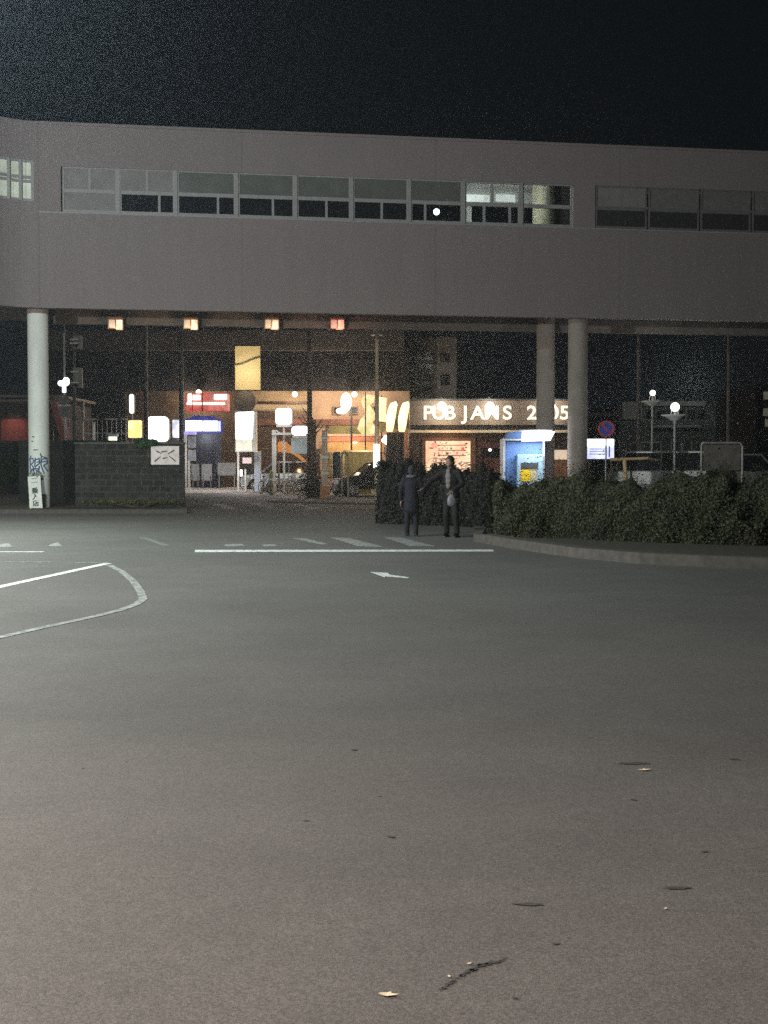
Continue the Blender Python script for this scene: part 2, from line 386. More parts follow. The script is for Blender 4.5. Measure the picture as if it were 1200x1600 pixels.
mb = MB(); mb.box(0, XE, WD - TH, WD, 8.6, 9.9); mb.box(0, XE, WD - TH, WD, 11.40, HT)
for k in range(16): mb.box(k * 3.0, k * 3.0 + .35, WD - TH, WD, 9.9, 11.40)
mb.build('rear_wall', CEIL, wk)
MB().box(0, XE, TH, WD - TH, 11.8, 12.0).build('ceiling', CEIL, wk)
MB().box(0, XE, TH, WD - TH, HT - .2, HT - .02).build('roof', CONC, wk)
MB().box(0, XE, TH, WD - TH, 8.6, 8.8).build('floor_slab', CEIL, wk)
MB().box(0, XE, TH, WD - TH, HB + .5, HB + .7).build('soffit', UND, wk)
bays = [95, 185, 275, 370, 462, 550, 640, 725, 815, 897]
# windows
def window(x0, x1, kinds, sub, name='window', fm=None):
    mb = MB(); t = .05; y0, y1 = .05, .14
    mb.box(x0, x0 + t, y0, y1, ZS, ZT); mb.box(x1 - t, x1, y0, y1, ZS, ZT)
    mb.box(x0 + t, x1 - t, y0, y1, ZS, ZS + .09); mb.box(x0 + t, x1 - t, y0, y1, ZT - .04, ZT); mb.box(x0 + t, x1 - t, y0 - .01, y1, ZM - .06, ZM + .06)
    for f_ in sub[1]: c = x0 + (x1 - x0) * f_; mb.box(c - .04, c + .04, y0, y1, ZS + .09, ZM - .06)
    for f_ in sub[0]: c = x0 + (x1 - x0) * f_; mb.box(c - .04, c + .04, y0, y1, ZM + .06, ZT - .04)
    fr = mb.build(name, fm or FRAME, wk)
    for k, (za, zb) in zip(kinds, ((ZM + .06, ZT - .04), (ZS + .09, ZM - .06))):
        MB().box(x0 + t, x1 - t, .08, .095, za, zb).build('infill_panel' if k is PANEL else 'pane', k, fr)
    return fr
KK = [((PANEL, PANEL), ((.5,), ())), ((PANEL, DGLASS), ((.5,), (.72,))), ((FROST, DGLASS), ((), (.7,))), ((FROST, DGLASS), ((), (.62,))), ((FROST, DGLASS), ((), (.55,))),
      ((FROST, DGLASS), ((), (.52,))), ((FROST, GLASS), ((), (.28,))), ((GLASS, GLASS), ((.5,), (.35, .82))), ((GLASS, GLASS), ((.5,), ()))]
for (a, b), (kd, sb) in zip(zip(bays, bays[1:]), KK):
    window(FW(a, 310)[0] + .05, FW(b, 310)[0] - .05, kd, sb)
for a in bays[1:-1]: c = FW(a, 310)[0]; MB().box(c - .05, c + .05, .0, .2, ZS, ZT).build('mullion', FRAME, wk)
DFRAME = mat('dull_window_frame', (.135, .12, .12), .6); DFROST = mat('dull_frosted_pane', (.15, .135, .135), .6)  # duller copies; hazy low contrast of these windows put into colour
w = (g2[1] - g2[0]) / 6
for k in range(6): window(g2[0] + k * w + .04, g2[0] + (k + 1) * w - .04, (DFROST if k else PANEL, mat('dim_dark_pane', (.035, .031, .033), .5)), ((), ()), fm=DFRAME)
# inside: lamps, advert column, partition
INL = emit('tube_light', (1, .98, .9), 9)
for px, py in ((745, 301), (795, 303)):
    x, z = FW(px, py, 2.2); f_ = MB().box(x - .5, x + .5, 2.05, 2.35, 11.62, 11.7).build('ceiling_light', INL, wk)
    lamp('POINT', 'walkway_ceiling_lamp', (x, 2.4, 11.4), 60, (1, .97, .88), .12, wk)
for pa, pb in ((727, 766), (776, 806)):
    xa, xb = FW(pa, 308, 4.6)[0], FW(pb, 308, 4.6)[0]
    MB().box(xa, xb, WD - TH - .06, WD - TH - .005, FW(pa, 314, 4.6)[1], FW(pa, 303, 4.6)[1]).build('light_panel', emit('panel_light', (.97, 1, .97), 1.5, .5, .8, (.45, .47, .45)), wk)
x, z = FW(682, 331, 4.3); MB().sphere((x, 4.3, z), .12).build('wall_lamp', emit('far_lamp_glow', (.85, 1, .95), 8), wk)  # small lamp added inside in place of a street light beyond
lamp('POINT', 'stand_in_lamp', (x, 4.0, z), 5, (.85, 1, .95), .1, wk)
x, z = FW(850, 335, 3.2); MB().cyl((x, 3.2, 8.8), (x, 3.2, 11.8), .42, n=24).build('round_column', mat('cream_column', (.6, .56, .42), .6), wk)
MB().box(FW(600, 310)[0], FW(600, 310)[0] + .1, TH, WD - TH, 8.8, 11.8).build('partition', DARKW, wk)
MB().box(g1[1] + .4, g1[1] + .5, TH, WD - TH, 8.8, 11.8).build('partition', DARKW, wk)
# curved left wing, coming towards the camera
cw = thing('walkway_wing', 'pale concrete wing of the walkway bending forward at the left edge, with a lit window', 'building', (A.x, A.y, 0), 0)
def curve_pts():
    pts = []; p = Vector((0.0, 0.0)); ang = WR + math.pi
    for i in range(9):
        pts.append(p.copy()); ang += R(5.6) ; p = p + Vector((math.cos(ang), math.sin(ang))) * .19
    for i in range(2): p = p + Vector((math.cos(ang), math.sin(ang))) * 8; pts.append(p.copy())
    return pts
cpts = curve_pts(); 
def wing_seg(mb, a, b, z0, z1, o0=0.0, o1=TH):
    d = (b - a).normalized(); n_ = Vector((d.y, -d.x))
    if n_.y < 0: n_ = -n_
    q = [a + n_ * o0, b + n_ * o0, b + n_ * o1, a + n_ * o1]
    mb.add([(p.x, p.y, z0) for p in q] + [(p.x, p.y, z1) for p in q], [(0, 1, 2, 3), (4, 7, 6, 5), (0, 4, 5, 1), (1, 5, 6, 2), (2, 6, 7, 3), (3, 7, 4, 0)])
mb = MB()
for i, (a, b) in enumerate(zip(cpts, cpts[1:])):
    if i < 1: wing_seg(mb, a, b, HB, HT + .09)
    else: wing_seg(mb, a, b, HB, 9.95); wing_seg(mb, a, b, 11.28, HT + .09)
mb.build('front_wall', CONC, cw)
fa, fp = MB(), MB()
LITP = mat('pale_blind', (.72, .74, .62), .7, var=.25, scale=1.5)
for i, (a, b) in enumerate(list(zip(cpts, cpts[1:]))[1:]):
    wing_seg(fp, a, b, 9.95, 11.28, .09, .11)
    for zz in (9.95, 10.55, 10.68, 11.20): wing_seg(fa, a, b, zz, zz + .09, .03, .085)
for k in (1, 3, 5, 8):
    p = cpts[k]; fa.box(p.x - .05, p.x + .05, p.y + .0, p.y + .10, 9.97, 11.26)
fa.build('window_frame', FRAME, cw); fp.build('window_blind', LITP, cw)
base = [(p.x, p.y) for p in cpts]
roofpoly = base + [(base[-1][0] - 1.5, base[-1][1] + 6), (-5, 4.2), (-1.5, 4.6)]
MB().prism([(x * .98, y + .3) for x, y in roofpoly], HT - .25, HT - .05, 'z').build('roof', CONC, cw)
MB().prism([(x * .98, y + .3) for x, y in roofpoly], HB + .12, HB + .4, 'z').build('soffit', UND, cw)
lamp('POINT', 'wing_room_lamp', (-1.6, -.2, 11.0), 10, (1, 1, .85), .1, cw)
# pillars
PIL = mat('pillar_paint', (.68, .68, .63), .75, var=.14, scale=2.2, bump=.1, stretch=(1, 1, .4))
def to_local(p): v = Vector((p.x, p.y)) - A; return (v.dot(D), v.dot(NB))
pl = Vector(((61.5 - 600) / 2000 * 42.3, 42.3)); lx, ly = to_local(pl)
p1 = MB().cyl((lx, ly, 0), (lx, ly, HB + .52), .335, n=40).build('pillar', PIL, wk); p1['label'] = 'white round pillar with blue graffiti near its foot'
MB().cyl((lx, ly, HB - .12), (lx, ly, HB + .1), .345, n=40).build('pillar_head', mat('reddish_band', (.30, .22, .2), .8), p1)
for px, Y in ((902, 45.3), (852, 48.7)):
    q = to_local(Vector((X_(px, Y), Y))); MB().cyl((q[0], q[1], 0), (q[0], q[1], HB + .52), .345, n=40).build('pillar', mat('pillar_grey', (.30, .25, .22), .8, var=.15, scale=2), wk)
q = to_local(Vector((X_(1420, 50), 50))); MB().cyl((q[0], .8, 0), (q[0], .8, HB + .52), .345, n=40).build('pillar', _m['pillar_grey'], wk)
# graffiti: strokes wrapped on the pillar
INK = mat('blue_spray_paint', (.05, .10, .22), .6, var=.4, scale=20); INKB = mat('black_spray_paint', (.02, .02, .022), .6)
def on_pillar(px, py, r=.338):
    s_ = (px - 61.5) / 2000 * 42.3 / .338; s_ = max(-.96, min(.96, s_)); th = math.asin(s_); z = Z_(py, 41.95)
    wdir = Vector((math.sin(th), -math.cos(th))); w_ = Vector((wdir.dot(D), wdir.dot(NB)))
    return Vector((lx + w_.x * r, ly + w_.y * r, z))
def strokes(name, lst, m, w_):
    mb = MB()
    for st in lst:
        P = [on_pillar(*p) for p in st]
        fine = []
        for a, b in zip(P, P[1:]): fine += [a.lerp(b, k / 3) for k in range(3)]
        fine.append(P[-1])
        c = Vector((lx, ly, 0)); fine = [Vector((*( (Vector((p.x, p.y)) - c.xy).normalized() * .337 + c.xy), p.z)) for p in fine]
        mb.tube(fine, w_, 5)
    mb.build(name, m, p1)
strokes('graffiti', [[(50, 716), (52, 722), (51, 730), (53, 738)], [(50, 717), (56, 716), (57, 722), (51, 728)], [(55, 727), (58, 733), (56, 740)], [(60, 715), (59, 728), (62, 738)],
     [(58, 720), (66, 716), (66, 724), (60, 729)], [(66, 728), (64, 741)], [(69, 712), (68, 726), (72, 740)], [(70, 718), (75, 715), (76, 723), (71, 728)], [(72, 728), (76, 736)],
     [(50, 740), (55, 733), (60, 741), (64, 734), (70, 743)], [(53, 712), (50, 719)], [(62, 722), (74, 721)], [(54, 733), (66, 732)]], INK, .022)
for st_ in ([[(67, 709), (69, 713), (76, 716)], [(57, 703), (64, 703)], [(55, 682), (59, 683)], [(54, 689), (57, 690)], [(68, 708), (68, 712)]]): strokes('graffiti_tag', [st_], INKB, .017)
MB().box(lx + .02, lx + .24, ly - .40, ly - .25, 0, Z_(772, 42)).build('base_recess_cover', mat('rusty_cover', (.05, .035, .025), .9, var=.5, scale=12), p1)
# lamps under the rear edge
LH = mat('lantern_housing', (.12, .07, .04), .6)
cols = [(1, .62, .36), (1, .66, .32), (1, .66, .34), (1, .35, .22)]
for k, (px, c) in enumerate(zip((181, 298, 424, 526), cols)):
    x, z = FW(px, 506, WD - .5); f_ = MB()
    f_.box(x - .27, x + .27, WD - .75, WD - .25, z + .19, z + .24); f_.box(x - .27, x - .24, WD - .75, WD - .25, z - .2, z + .19); f_.box(x + .24, x + .27, WD - .75, WD - .25, z - .2, z + .19)
    f_.box(x - .02, x + .02, WD - .76, WD - .74, z - .2, z + .19); f_.box(x - .25, x + .25, WD - .765, WD - .742, z + .12, z + .2); f_.box(x - .06, x + .06, WD - .56, WD - .44, z + .24, HB + .51)
    h = f_.build('hanging_lantern', LH, wk)
    MB().box(x - .235, x + .0, WD - .73, WD - .27, z - .16, z + .18).build('shade', emit('lantern_side_%d' % k, (c[0] * .6, c[1] * .42, c[2] * .3), .55, .5, 4), h)
    MB().box(x + .001, x + .235, WD - .735, WD - .27, z - .19, z + .18).build('shade', emit('lantern_glow_%d' % k, c, 1.35, .55, 3.5, (c[0] * .55, c[1] * .35, c[2] * .3)), h)
    lamp('POINT', 'lantern_lamp', (x, WD - .9, z - .3), 30, c, .15, wk)

# ================================================================== STREET LAMPS just outside the picture
def street_lamp(loc, h, aim, energy, col, spot, label, reach=1.2, blend=1.0):
    t = thing('street_lamp', label, 'street lamp', loc, 0, 'street lamps outside the picture')
    MB().cyl((0, 0, 0), (0, 0, h), .10, .06).build('pole', GREYM, t)
    MB().cyl((0, 0, h), (reach, 0, h + .25), .045).build('arm', GREYM, t)
    hd = MB().box(reach - .1, reach + .6, -.16, .16, h + .2, h + .34).build('lamp_head', GREYM, t, bevel=.03)
    MB().box(reach, reach + .5, -.12, .12, h + .175, h + .199).build('lens', emit('street_lamp_lens', (.9, 1, .92), 20), hd)
    if spot: lamp('SPOT', 'street_lamp_light', (reach + .25, 0, h + .12), energy, col, .22, t, spot, blend)
    else: lamp('POINT', 'street_lamp_light', (reach + .25, 0, h - .05), energy, col, .2, t)
street_lamp((-17.25, 25.3, 0), 8.1, None, 35500, (.86, 1, .90), 164, 'tall grey street lamp with greenish white light outside the left edge of the picture')
street_lamp((-12.4, 22.0, 0), 10.1, None, 3700, (.76, .94, 1), None, 'very tall grey lamp mast with bluish light just outside the upper left corner', 4.5)
street_lamp((-12.3, 12.8, 0), 4.95, None, 13600, (.95, 1, .93), None, 'low grey street lamp outside the left edge, nearer the camera', .8)
street_lamp((-8.0, 0.2, 0), 8.4, None, 18800, (1, .83, .74), 139, 'tall grey street lamp with warm light to the left of the camera')

# ================================================================== HEDGES
def leaves(mb, n, sampler, s0, s1, rnd):
    for _ in range(n):
        p, nrm = sampler(rnd)
        s = rnd.uniform(s0, s1)
        d = (nrm + Vector((rnd.gauss(0, .42), rnd.gauss(0, .42), rnd.gauss(0, .42)))).normalized()
        q = d.to_track_quat('Z', 'Y'); a = rnd.random() * 6.28
        u = q @ Vector((math.cos(a), math.sin(a), 0)) * s; v = q @ Vector((-math.sin(a), math.cos(a), 0)) * s * .5
        o = len(mb.v); mb.v += [tuple(p - u), tuple(p - v + d * s * .15), tuple(p + u), tuple(p + v + d * s * .15)]
        mb.f.append((o, o + 1, o + 2, o + 3)); mb.sm.append(False)
def hedge(name, label, front, back, h0, h1, n, leafm, seed, s0=.022, s1=.05, cat='hedge', loose=.12):
    """front/back: lists of ground points (left to right)"""
    rnd = random.Random(seed); m = len(front)
    def hh(u): return (h0 + (h1 - h0) * u) * (1 + .075 * math.sin(u * 19 + seed) + .05 * math.sin(u * 47 + 2) + .035 * math.sin(u * 97))
    def lerp(L, u):
        k = min(int(u * (m - 1)), m - 2); f_ = u * (m - 1) - k; return L[k].lerp(L[k + 1], f_)
    org = front[0].copy(); t = thing(name, label, cat, (org.x, org.y, 0))
    def samp(r):
        u = r.random(); face = r.random(); a, b = lerp(front, u), lerp(back, u); H = hh(u)
        lump = .11 * math.sin(u * 31 + seed) + .07 * math.sin(u * 71)
        sprig = abs(r.gauss(0, 1)) ** 2 * .055 if r.random() < .35 else 0
        if face < .5:
            z = H * r.random() ** .8; bulge = .10 * math.sin(3.14 * min(z / H, 1)) + .05 * math.sin(u * 31 + z * 4 + seed) + .045 * math.sin(u * 71 - z * 6) + .05 * math.sin(z * 9 + u * 40)
            dv = (a - b).normalized(); e = max(0, z / H - .8) / .2
            p = a + dv * (bulge - .25 * e * e + sprig - r.random() * loose); return Vector((p.x - org.x, p.y - org.y, z)), Vector((dv.x, dv.y, .35)).normalized()
        if face < .9:
            w_ = r.random(); p = a.lerp(b, w_); z = H + .05 * math.sin(w_ * 7 + u * 60) - .25 * (2 * w_ - 1) ** 4 + sprig * 1.6 - r.random() * loose
            return Vector((p.x - org.x, p.y - org.y, z)), Vector((0, 0, 1))
        w_ = r.random(); p = a.lerp(b, w_); e = 0 if r.random() < .5 else 1
        p = (lerp(front, e)).lerp(lerp(back, e), w_) + (front[0] - front[-1]).normalized() * (.08 if e == 0 else -.08) * r.uniform(.2, 2)
        return Vector((p.x - org.x, p.y - org.y, hh(e) * r.random())), (front[0] - front[-1]).normalized().to_3d() * (1 if e == 0 else -1)
    front = [Vector((p.x, p.y)) for p in front]; back = [Vector((p.x, p.y)) for p in back]; org = front[0].copy()
    mb = MB(); leaves(mb, n, samp, s0, s1, rnd)
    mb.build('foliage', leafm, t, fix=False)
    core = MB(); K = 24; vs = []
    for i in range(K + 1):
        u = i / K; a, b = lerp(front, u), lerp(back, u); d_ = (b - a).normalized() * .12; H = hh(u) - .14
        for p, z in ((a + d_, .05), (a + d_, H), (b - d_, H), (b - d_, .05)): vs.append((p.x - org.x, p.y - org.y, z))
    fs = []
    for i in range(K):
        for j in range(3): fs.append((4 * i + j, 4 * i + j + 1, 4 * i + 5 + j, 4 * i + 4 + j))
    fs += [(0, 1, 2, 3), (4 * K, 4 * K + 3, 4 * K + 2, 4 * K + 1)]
    core.add(vs, fs); core.build('shade_core', CORE, t)  # solid dark core; shade between the leaves put into its colour
    return t
hf = [G(772, 848), G(860, 850), G(980, 856), G(1100, 861), G(1200, 863), G(1420, 872)]
hb = [p + Vector((.5, 2.0, 0)) for p in hf]
hedge('hedge', 'long dense green hedge on the kerbed island at the right', hf, hb, 1.14, 1.32, 105000, LEAFA, 3, .013, .034)
isl = [G(752, 848), G(800, 857), G(900, 872), G(1000, 881), G(1100, 886), G(1200, 890), G(1450, 900)]
islb = [p + Vector((.6, 4.4, 0)) for p in [G(772, 848), G(900, 852), G(1100, 861), G(1450, 875)]]
sheet('island_soil', [p.to_2d() for p in isl] + [p.to_2d() for p in islb[::-1]], .12, SOIL, .12)
kp = [p.to_2d() for p in isl]; kin = []
for i, p in enumerate(kp):
    a = kp[max(i - 1, 0)]; b = kp[min(i + 1, len(kp) - 1)]; d = (b - a).normalized(); kin.append(p + Vector((-d.y, d.x)) * .28)
sheet('kerb', [p - (q - p) * .02 for p, q in zip(kp, kin)] + kin[::-1], .17, KERB, .17)
sheet('kerb', Gp((752, 848), (740, 846), (742, 832), (760, 834)), .15, KERB, .15)
bf = [G(592, 818), G(640, 820), G(700, 822), G(764, 826)]; bb = [p + Vector((.3, 1.6, 0)) for p in bf]
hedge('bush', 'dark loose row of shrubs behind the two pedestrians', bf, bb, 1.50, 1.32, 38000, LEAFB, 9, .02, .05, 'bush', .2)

# ================================================================== PEOPLE
def remesh_from(parts_mb, skel, m, name, parent, voxel=.011):
    """skel: list of chains [(pt, r), ...] or (pt, (rx,ry)); grown with Skin, merged with extra ellipsoids, remeshed to one surface"""
    mb = parts_mb or MB()
    for ch in skel:
        for (p, r), (q, w) in zip(ch, ch[1:]):
            p, q = Vector(p), Vector(q); r = r if isinstance(r, tuple) else (r, r); w = w if isinstance(w, tuple) else (w, w)
            k = max(2, int((q - p).length / (min(r[0], w[0]) * .35)) + 1); d = (q - p).normalized()
            for i in range(k + 1):
                u = i / k; u = u * u * (3 - 2 * u); a, b = r[0] * (1 - u) + w[0] * u, r[1] * (1 - u) + w[1] * u
                mb.sphere(p.lerp(q, i / k), 1, 12, 8, (a, b, min(a, b)) if abs(d.z) > .6 else (min(a, b),) * 3)
    t = mb.build('tmp', m, fix=False); rm = t.modifiers.new('r', 'REMESH'); rm.mode = 'VOXEL'; rm.voxel_size = voxel; rm.use_smooth_shade = True; sm = t.modifiers.new('s', 'SMOOTH'); sm.iterations = 4; sm.factor = .5
    bpy.context.view_layer.update()
    m2 = bpy.data.meshes.new_from_object(t.evaluated_get(bpy.context.evaluated_depsgraph_get())); bpy.data.objects.remove(t)
    for p in m2.polygons: p.use_smooth = True
    m2.materials.clear(); m2.materials.append(m)
    o = bpy.data.objects.new(name, m2); COL.objects.link(o); o.parent = parent
    return o
SKIN = mat('skin', (.20, .115, .08), .55, var=.06)
def hand(skel, wrist, fwd, side, curl=.4):
    """palm and five fingers; fwd = pointing direction, side = thumb side"""
    f_ = Vector(fwd).normalized(); s_ = (Vector(side) - f_ * Vector(side).dot(f_)).normalized(); n_ = f_.cross(s_)
    w_ = Vector(wrist); pm = w_ + f_ * .075
    skel[-1].append((tuple(pm), (.022, .032)))
    for k, (off, ln) in enumerate(((.030, .072), (.011, .082), (-.009, .077), (-.028, .060))):
        b = pm + s_ * off; m_ = b + f_ * ln * .5 + n_ * .004; tip = b + f_ * ln * (1 - .25 * curl) + n_ * ln * curl * .5
        skel.append([(tuple(b - f_ * .02), .010), (tuple(m_), .0095), (tuple(tip), .008)])
    b = w_ + f_ * .03 + s_ * .025; skel.append([(tuple(b), .013), (tuple(b + s_ * .028 + f_ * .025), .011), (tuple(b + s_ * .038 + f_ * .055), .009)])
def person(name, label, loc, rz, H, arms, legs, jm, tm, hairm, shirtm=None, lean=(0, 0), long_coat=False, headturn=0.0, hat=False):
    s = H / 1.72; t = thing(name, label, 'person', loc, rz)
    V = lambda x, y, z: (x * s, y * s, z * s)
    lx_, ly_ = lean
    hip = (0, 0, .93); chest = (lx_ * .7, ly_ * .7, 1.28); neck = (lx_, ly_, 1.46); head = (lx_ * 1.15, ly_ * 1.15 - .01, 1.60)
    sk = []
    sk.append([(V(*hip), (.13 * s, .10 * s)), (V((hip[0] + chest[0]) / 2, (hip[1] + chest[1]) / 2, 1.1), (.12 * s, .095 * s)), (V(*chest), (.145 * s, .10 * s)),
               (V(neck[0], neck[1], 1.42), (.07 * s, .06 * s)), (V(neck[0], neck[1], 1.50), .052 * s), (V(head[0], head[1], 1.56), .06 * s)])
    jk = [[(V(0, 0, .66 if long_coat else .84), (.19 * s, .145 * s)), (V((hip[0] + chest[0]) / 2, (hip[1] + chest[1]) / 2, 1.1), (.165 * s, .125 * s)), (V(*chest), (.185 * s, .13 * s)), (V(neck[0], neck[1], 1.41), (.10 * s, .08 * s))]]
    for sg, (el, wr, hd) in zip((-1, 1), arms):
        sh = (chest[0] + sg * .18, chest[1], 1.385)
        sk.append([(V(chest[0], chest[1], 1.35), (.10 * s, .08 * s)), (V(*sh), .055 * s), (V(*el), .040 * s), (V(*wr), .026 * s)])
        hand(sk, V(*wr), hd, (-sg * .6, -1, .2))
        w2 = Vector(el).lerp(Vector(wr), .93)
        jk.append([(V(chest[0], chest[1], 1.34), (.12 * s, .10 * s)), (V(*sh), .078 * s), (V(*el), .062 * s), (V(*w2), .050 * s)])
    tr = [[(V(0, 0, .98), (.15 * s, .115 * s)), (V(0, 0, .90), (.165 * s, .125 * s))]]
    for sg, (kn, an) in zip((-1, 1), legs):
        hj = (sg * .09, 0, .88)
        sk.append([(V(*hip), (.13 * s, .10 * s)), (V(*hj), .080 * s), (V(*kn), .055 * s), (V(*an), .036 * s), (V(an[0], an[1] - .10, .045), .032 * s)])
        tr.append([(V(0, 0, .90), (.16 * s, .12 * s)), (V(*hj), .100 * s), (V(*kn), .078 * s), (V(an[0], an[1], an[2] + .01), .062 * s)])
        sh_ = MB().sphere(V(an[0], an[1] - .07, .05), .05 * s, 14, 8, (1.0, 2.7, 1.0)); sh_.box(an[0] * s - .048 * s, an[0] * s + .048 * s, (an[1] - .2) * s, (an[1] + .06) * s, 0, .03)
        sh_.build('shoe', BLACKP, t)
    hb_ = MB(); hc = V(*head); hb_.sphere(hc, .098 * s, 20, 14, (.80, .98, 1.18))
    hb_.sphere((hc[0], hc[1] - .03 * s, hc[2] - .06 * s), .062 * s, 14, 10, (.85, 1, .9))
    ct, st = math.cos(headturn), math.sin(headturn)
    def hr(x, y, z): return (hc[0] + (x * ct - y * st) * s, hc[1] + (x * st + y * ct) * s, hc[2] + z * s)
    hb_.sphere(hr(0, -.098, -.018), .017 * s, 10, 8, (.8, 1.2, 1.4)); hb_.sphere(hr(0, -.088, -.062), .018 * s, 10, 8, (1.4, .6, .5))
    for e in (-1, 1): hb_.sphere(hr(e * .079, .005, -.01), .022 * s, 10, 8, (.4, .8, 1.3)); hb_.sphere(hr(e * .030, -.080, .018), .016 * s, 8, 6, (1.2, .6, .6))
    body = remesh_from(hb_, sk, SKIN, 'body', t, .010)
    for e in (-1, 1): MB().sphere(hr(e * .030, -.089, .012), .0085 * s, 10, 8).build('eye', DGLASS, body)
    remesh_from(None, jk, jm, 'jacket', t, .016)
    remesh_from(None, tr, tm, 'trousers', t, .016)
    hm = MB().sphere(hr(0, .018, .028), .106 * s, 20, 14, (.84, .96, 1.06)); hm.sphere(hr(0, .055, -.02), .075 * s, 14, 10, (.95, .7, 1.1))
    hm.build('hair' if not hat else 'hood', hairm, t)
    return t
NAVY = mat('navy_coat', (.005, .005, .0115), .85, var=.3, scale=12, bump=.3); NAVYT = mat('navy_trousers', (.006, .006, .012), .85, var=.3, scale=12)
BLKJ = mat('black_jacket', (.0035, .003, .003), .8, var=.3, scale=12, bump=.3); HAIR = mat('black_hair', (.012, .009, .008), .6, var=.4, scale=40)
SHIRT = mat('white_shirt', (.11, .10, .10), .8, var=.1); PALE = mat('pale_scarf', (.06, .06, .075), .9, var=.4, scale=18)
g = G(643, 838)
pA = person('person', 'person in a long navy coat standing with back turned at the end of the crosswalk', g, R(176), 1.50,
       arms=(((-.27, -.02, 1.12), (-.25, -.10, .88), (0, -.1, -1)), ((.27, -.02, 1.12), (.26, -.08, .88), (0, -.1, -1))),
       legs=(((-.10, -.02, .48), (-.11, .02, .09)), ((.10, .0, .48), (.11, -.04, .09))), jm=NAVY, tm=NAVYT, hairm=mat('dark_grey_hood', (.018, .018, .022), .9, var=.3, scale=20), long_coat=True, hat=True)
MB().torus((0, .0, 1.46 * 1.5 / 1.72), .085, .035, axis='z').build('scarf', PALE, pA)
g = G(706, 839)
pB = person('person', 'dark haired person in open black jacket and white shirt, holding a white bag', g, R(-28), 1.70,
       arms=(((-.38, -.16, 1.22), (-.50, -.36, 1.02), (-.5, -.6, -.3)), ((.27, -.04, 1.14), (.14, -.26, .98), (-.4, -.6, -.5))),
       legs=(((-.11, -.05, .48), (-.13, .03, .09)), ((.12, -.08, .48), (.15, -.06, .09))), jm=BLKJ, tm=mat('black_trousers', (.0035, .003, .0035), .8), hairm=HAIR, lean=(-.02, -.05), headturn=-.3)
shp = MB()
for zz, hw in ((1.40, .05), (1.30, .07), (1.20, .065), (1.10, .055)):
    shp.sphere((-.015, -.150, zz * .985), hw, 12, 8, (1, .55, 1.25))
shp.build('shirt', SHIRT, pB)
BAG = mat('white_plastic_bag', (.11, .11, .125), .5, var=.25, scale=9, bump=.5)
def bag(base, w, h, label, rz=0):
    mb = MB(); n = 14; ring = []
    for j, (k, z) in enumerate(((.5, 0), (.95, .12), (1.0, .35), (.88, .6), (.55, .82), (.28, .95))):
        for i in range(n):
            t = 2 * math.pi * i / n; r_ = w / 2 * k * (1 + .12 * math.sin(3 * t + j)); ring.append((r_ * math.cos(t), r_ * .6 * math.sin(t), z * h))
    fs = [(j * n + i, j * n + (i + 1) % n, (j + 1) * n + (i + 1) % n, (j + 1) * n + i) for j in range(5) for i in range(n)] + [tuple(range(n))]
    mb.add(ring, fs, True)
    for e in (-1, 1): mb.tube([(e * w * .1, 0, h * .93), (e * w * .14, .0, h * 1.15), (0, 0, h * 1.24)], .008, 6)
    o = mb.build('shopping_bag', BAG, None, base, rz); return tag(o, label, 'bag')
bag((g.x - .03, g.y - .42, .66), .20, .26, 'white plastic bag held at the waist by the person in the open black jacket')

# ================================================================== LEFT SIDE
# block wall behind the pillar
a = G(118, 797); b = G(288, 797)
wl_ = thing('block_wall', 'grey green weathered concrete block wall to the right of the graffitied pillar', 'wall', (a.x, a.y, 0))
L_ = (b - a).x; hw = Z_(691, a.y)
MB().box(0, L_, 0, .2, 0, hw - .06).build('wall_body', BLOCK, wl_)
MB().box(-.02, L_ + .02, -.03, .23, hw - .06, hw).build('coping', mat('wall_coping', (.08, .08, .065), .9, var=.3), wl_)
a2 = G(80, 790)
w2 = thing('block_wall', 'shade coloured stretch of block wall directly behind the graffitied pillar', 'wall', (a2.x - 1.2, a2.y, 0))
MB().box(0, a.x - a2.x + 1.25, .1, .3, 0, Z_(690, a2.y)).build('wall_body', mat('shaded_block', (.02, .021, .018), .9, var=.4, scale=3), w2)  # stretch in shadow, the shade put into the block colour
MB().box(0, a.x - a2.x + 1.25, .07, .33, Z_(690, a2.y), Z_(690, a2.y) + .05).build('coping', mat('shaded_block', (0, 0, 0)), w2)
fl = Fr(-60, 62)
w3 = thing('block_wall', 'mossy block wall behind the red brick pavement at the left edge', 'wall', fl.loc)
fl.box(MB(), -160, 692, 78, 999, 0, .25).build('wall_body', BLOCK, w3)
fl.box(MB(), -161, 690, 79, 692, -.03, .28).build('coping', _m['wall_coping'], w3)
def shrub(name, label, loc, rx, ry, h, n, m, seed, s0=.03, s1=.07, z0=0, cat='plant'):
    rnd = random.Random(seed); t = thing(name, label, cat, loc); mb = MB()
    lob = [(Vector((rnd.uniform(-.6, .6) * rx, rnd.uniform(-.5, .5) * ry, z0 + h * rnd.uniform(.35, .75))), rnd.uniform(.4, .65)) for _ in range(7)]
    def samp(r):
        c, k = r.choice(lob); v = Vector((r.gauss(0, 1), r.gauss(0, 1), r.gauss(0, 1))).normalized() * r.random() ** .35
        return c + Vector((v.x * rx * k, v.y * ry * k, v.z * h * .5 * k)), v
    leaves(mb, n, samp, s0, s1, rnd); mb.build('foliage', m, t, fix=False)
    st = MB()
    for c, k in lob: st.cyl((c.x * .15, c.y * .15, max(z0 - .02, 0)), c, .02, .008, 6)
    st.build('stems', BARK, t); return t
shrub('ivy', 'green ivy clump spilling over the top of the block wall beside the white board', (X_(243, 44), G(118, 797).y, 0), .42, .2, .42, 1200, IVY, 4, z0=1.98, cat='ivy')
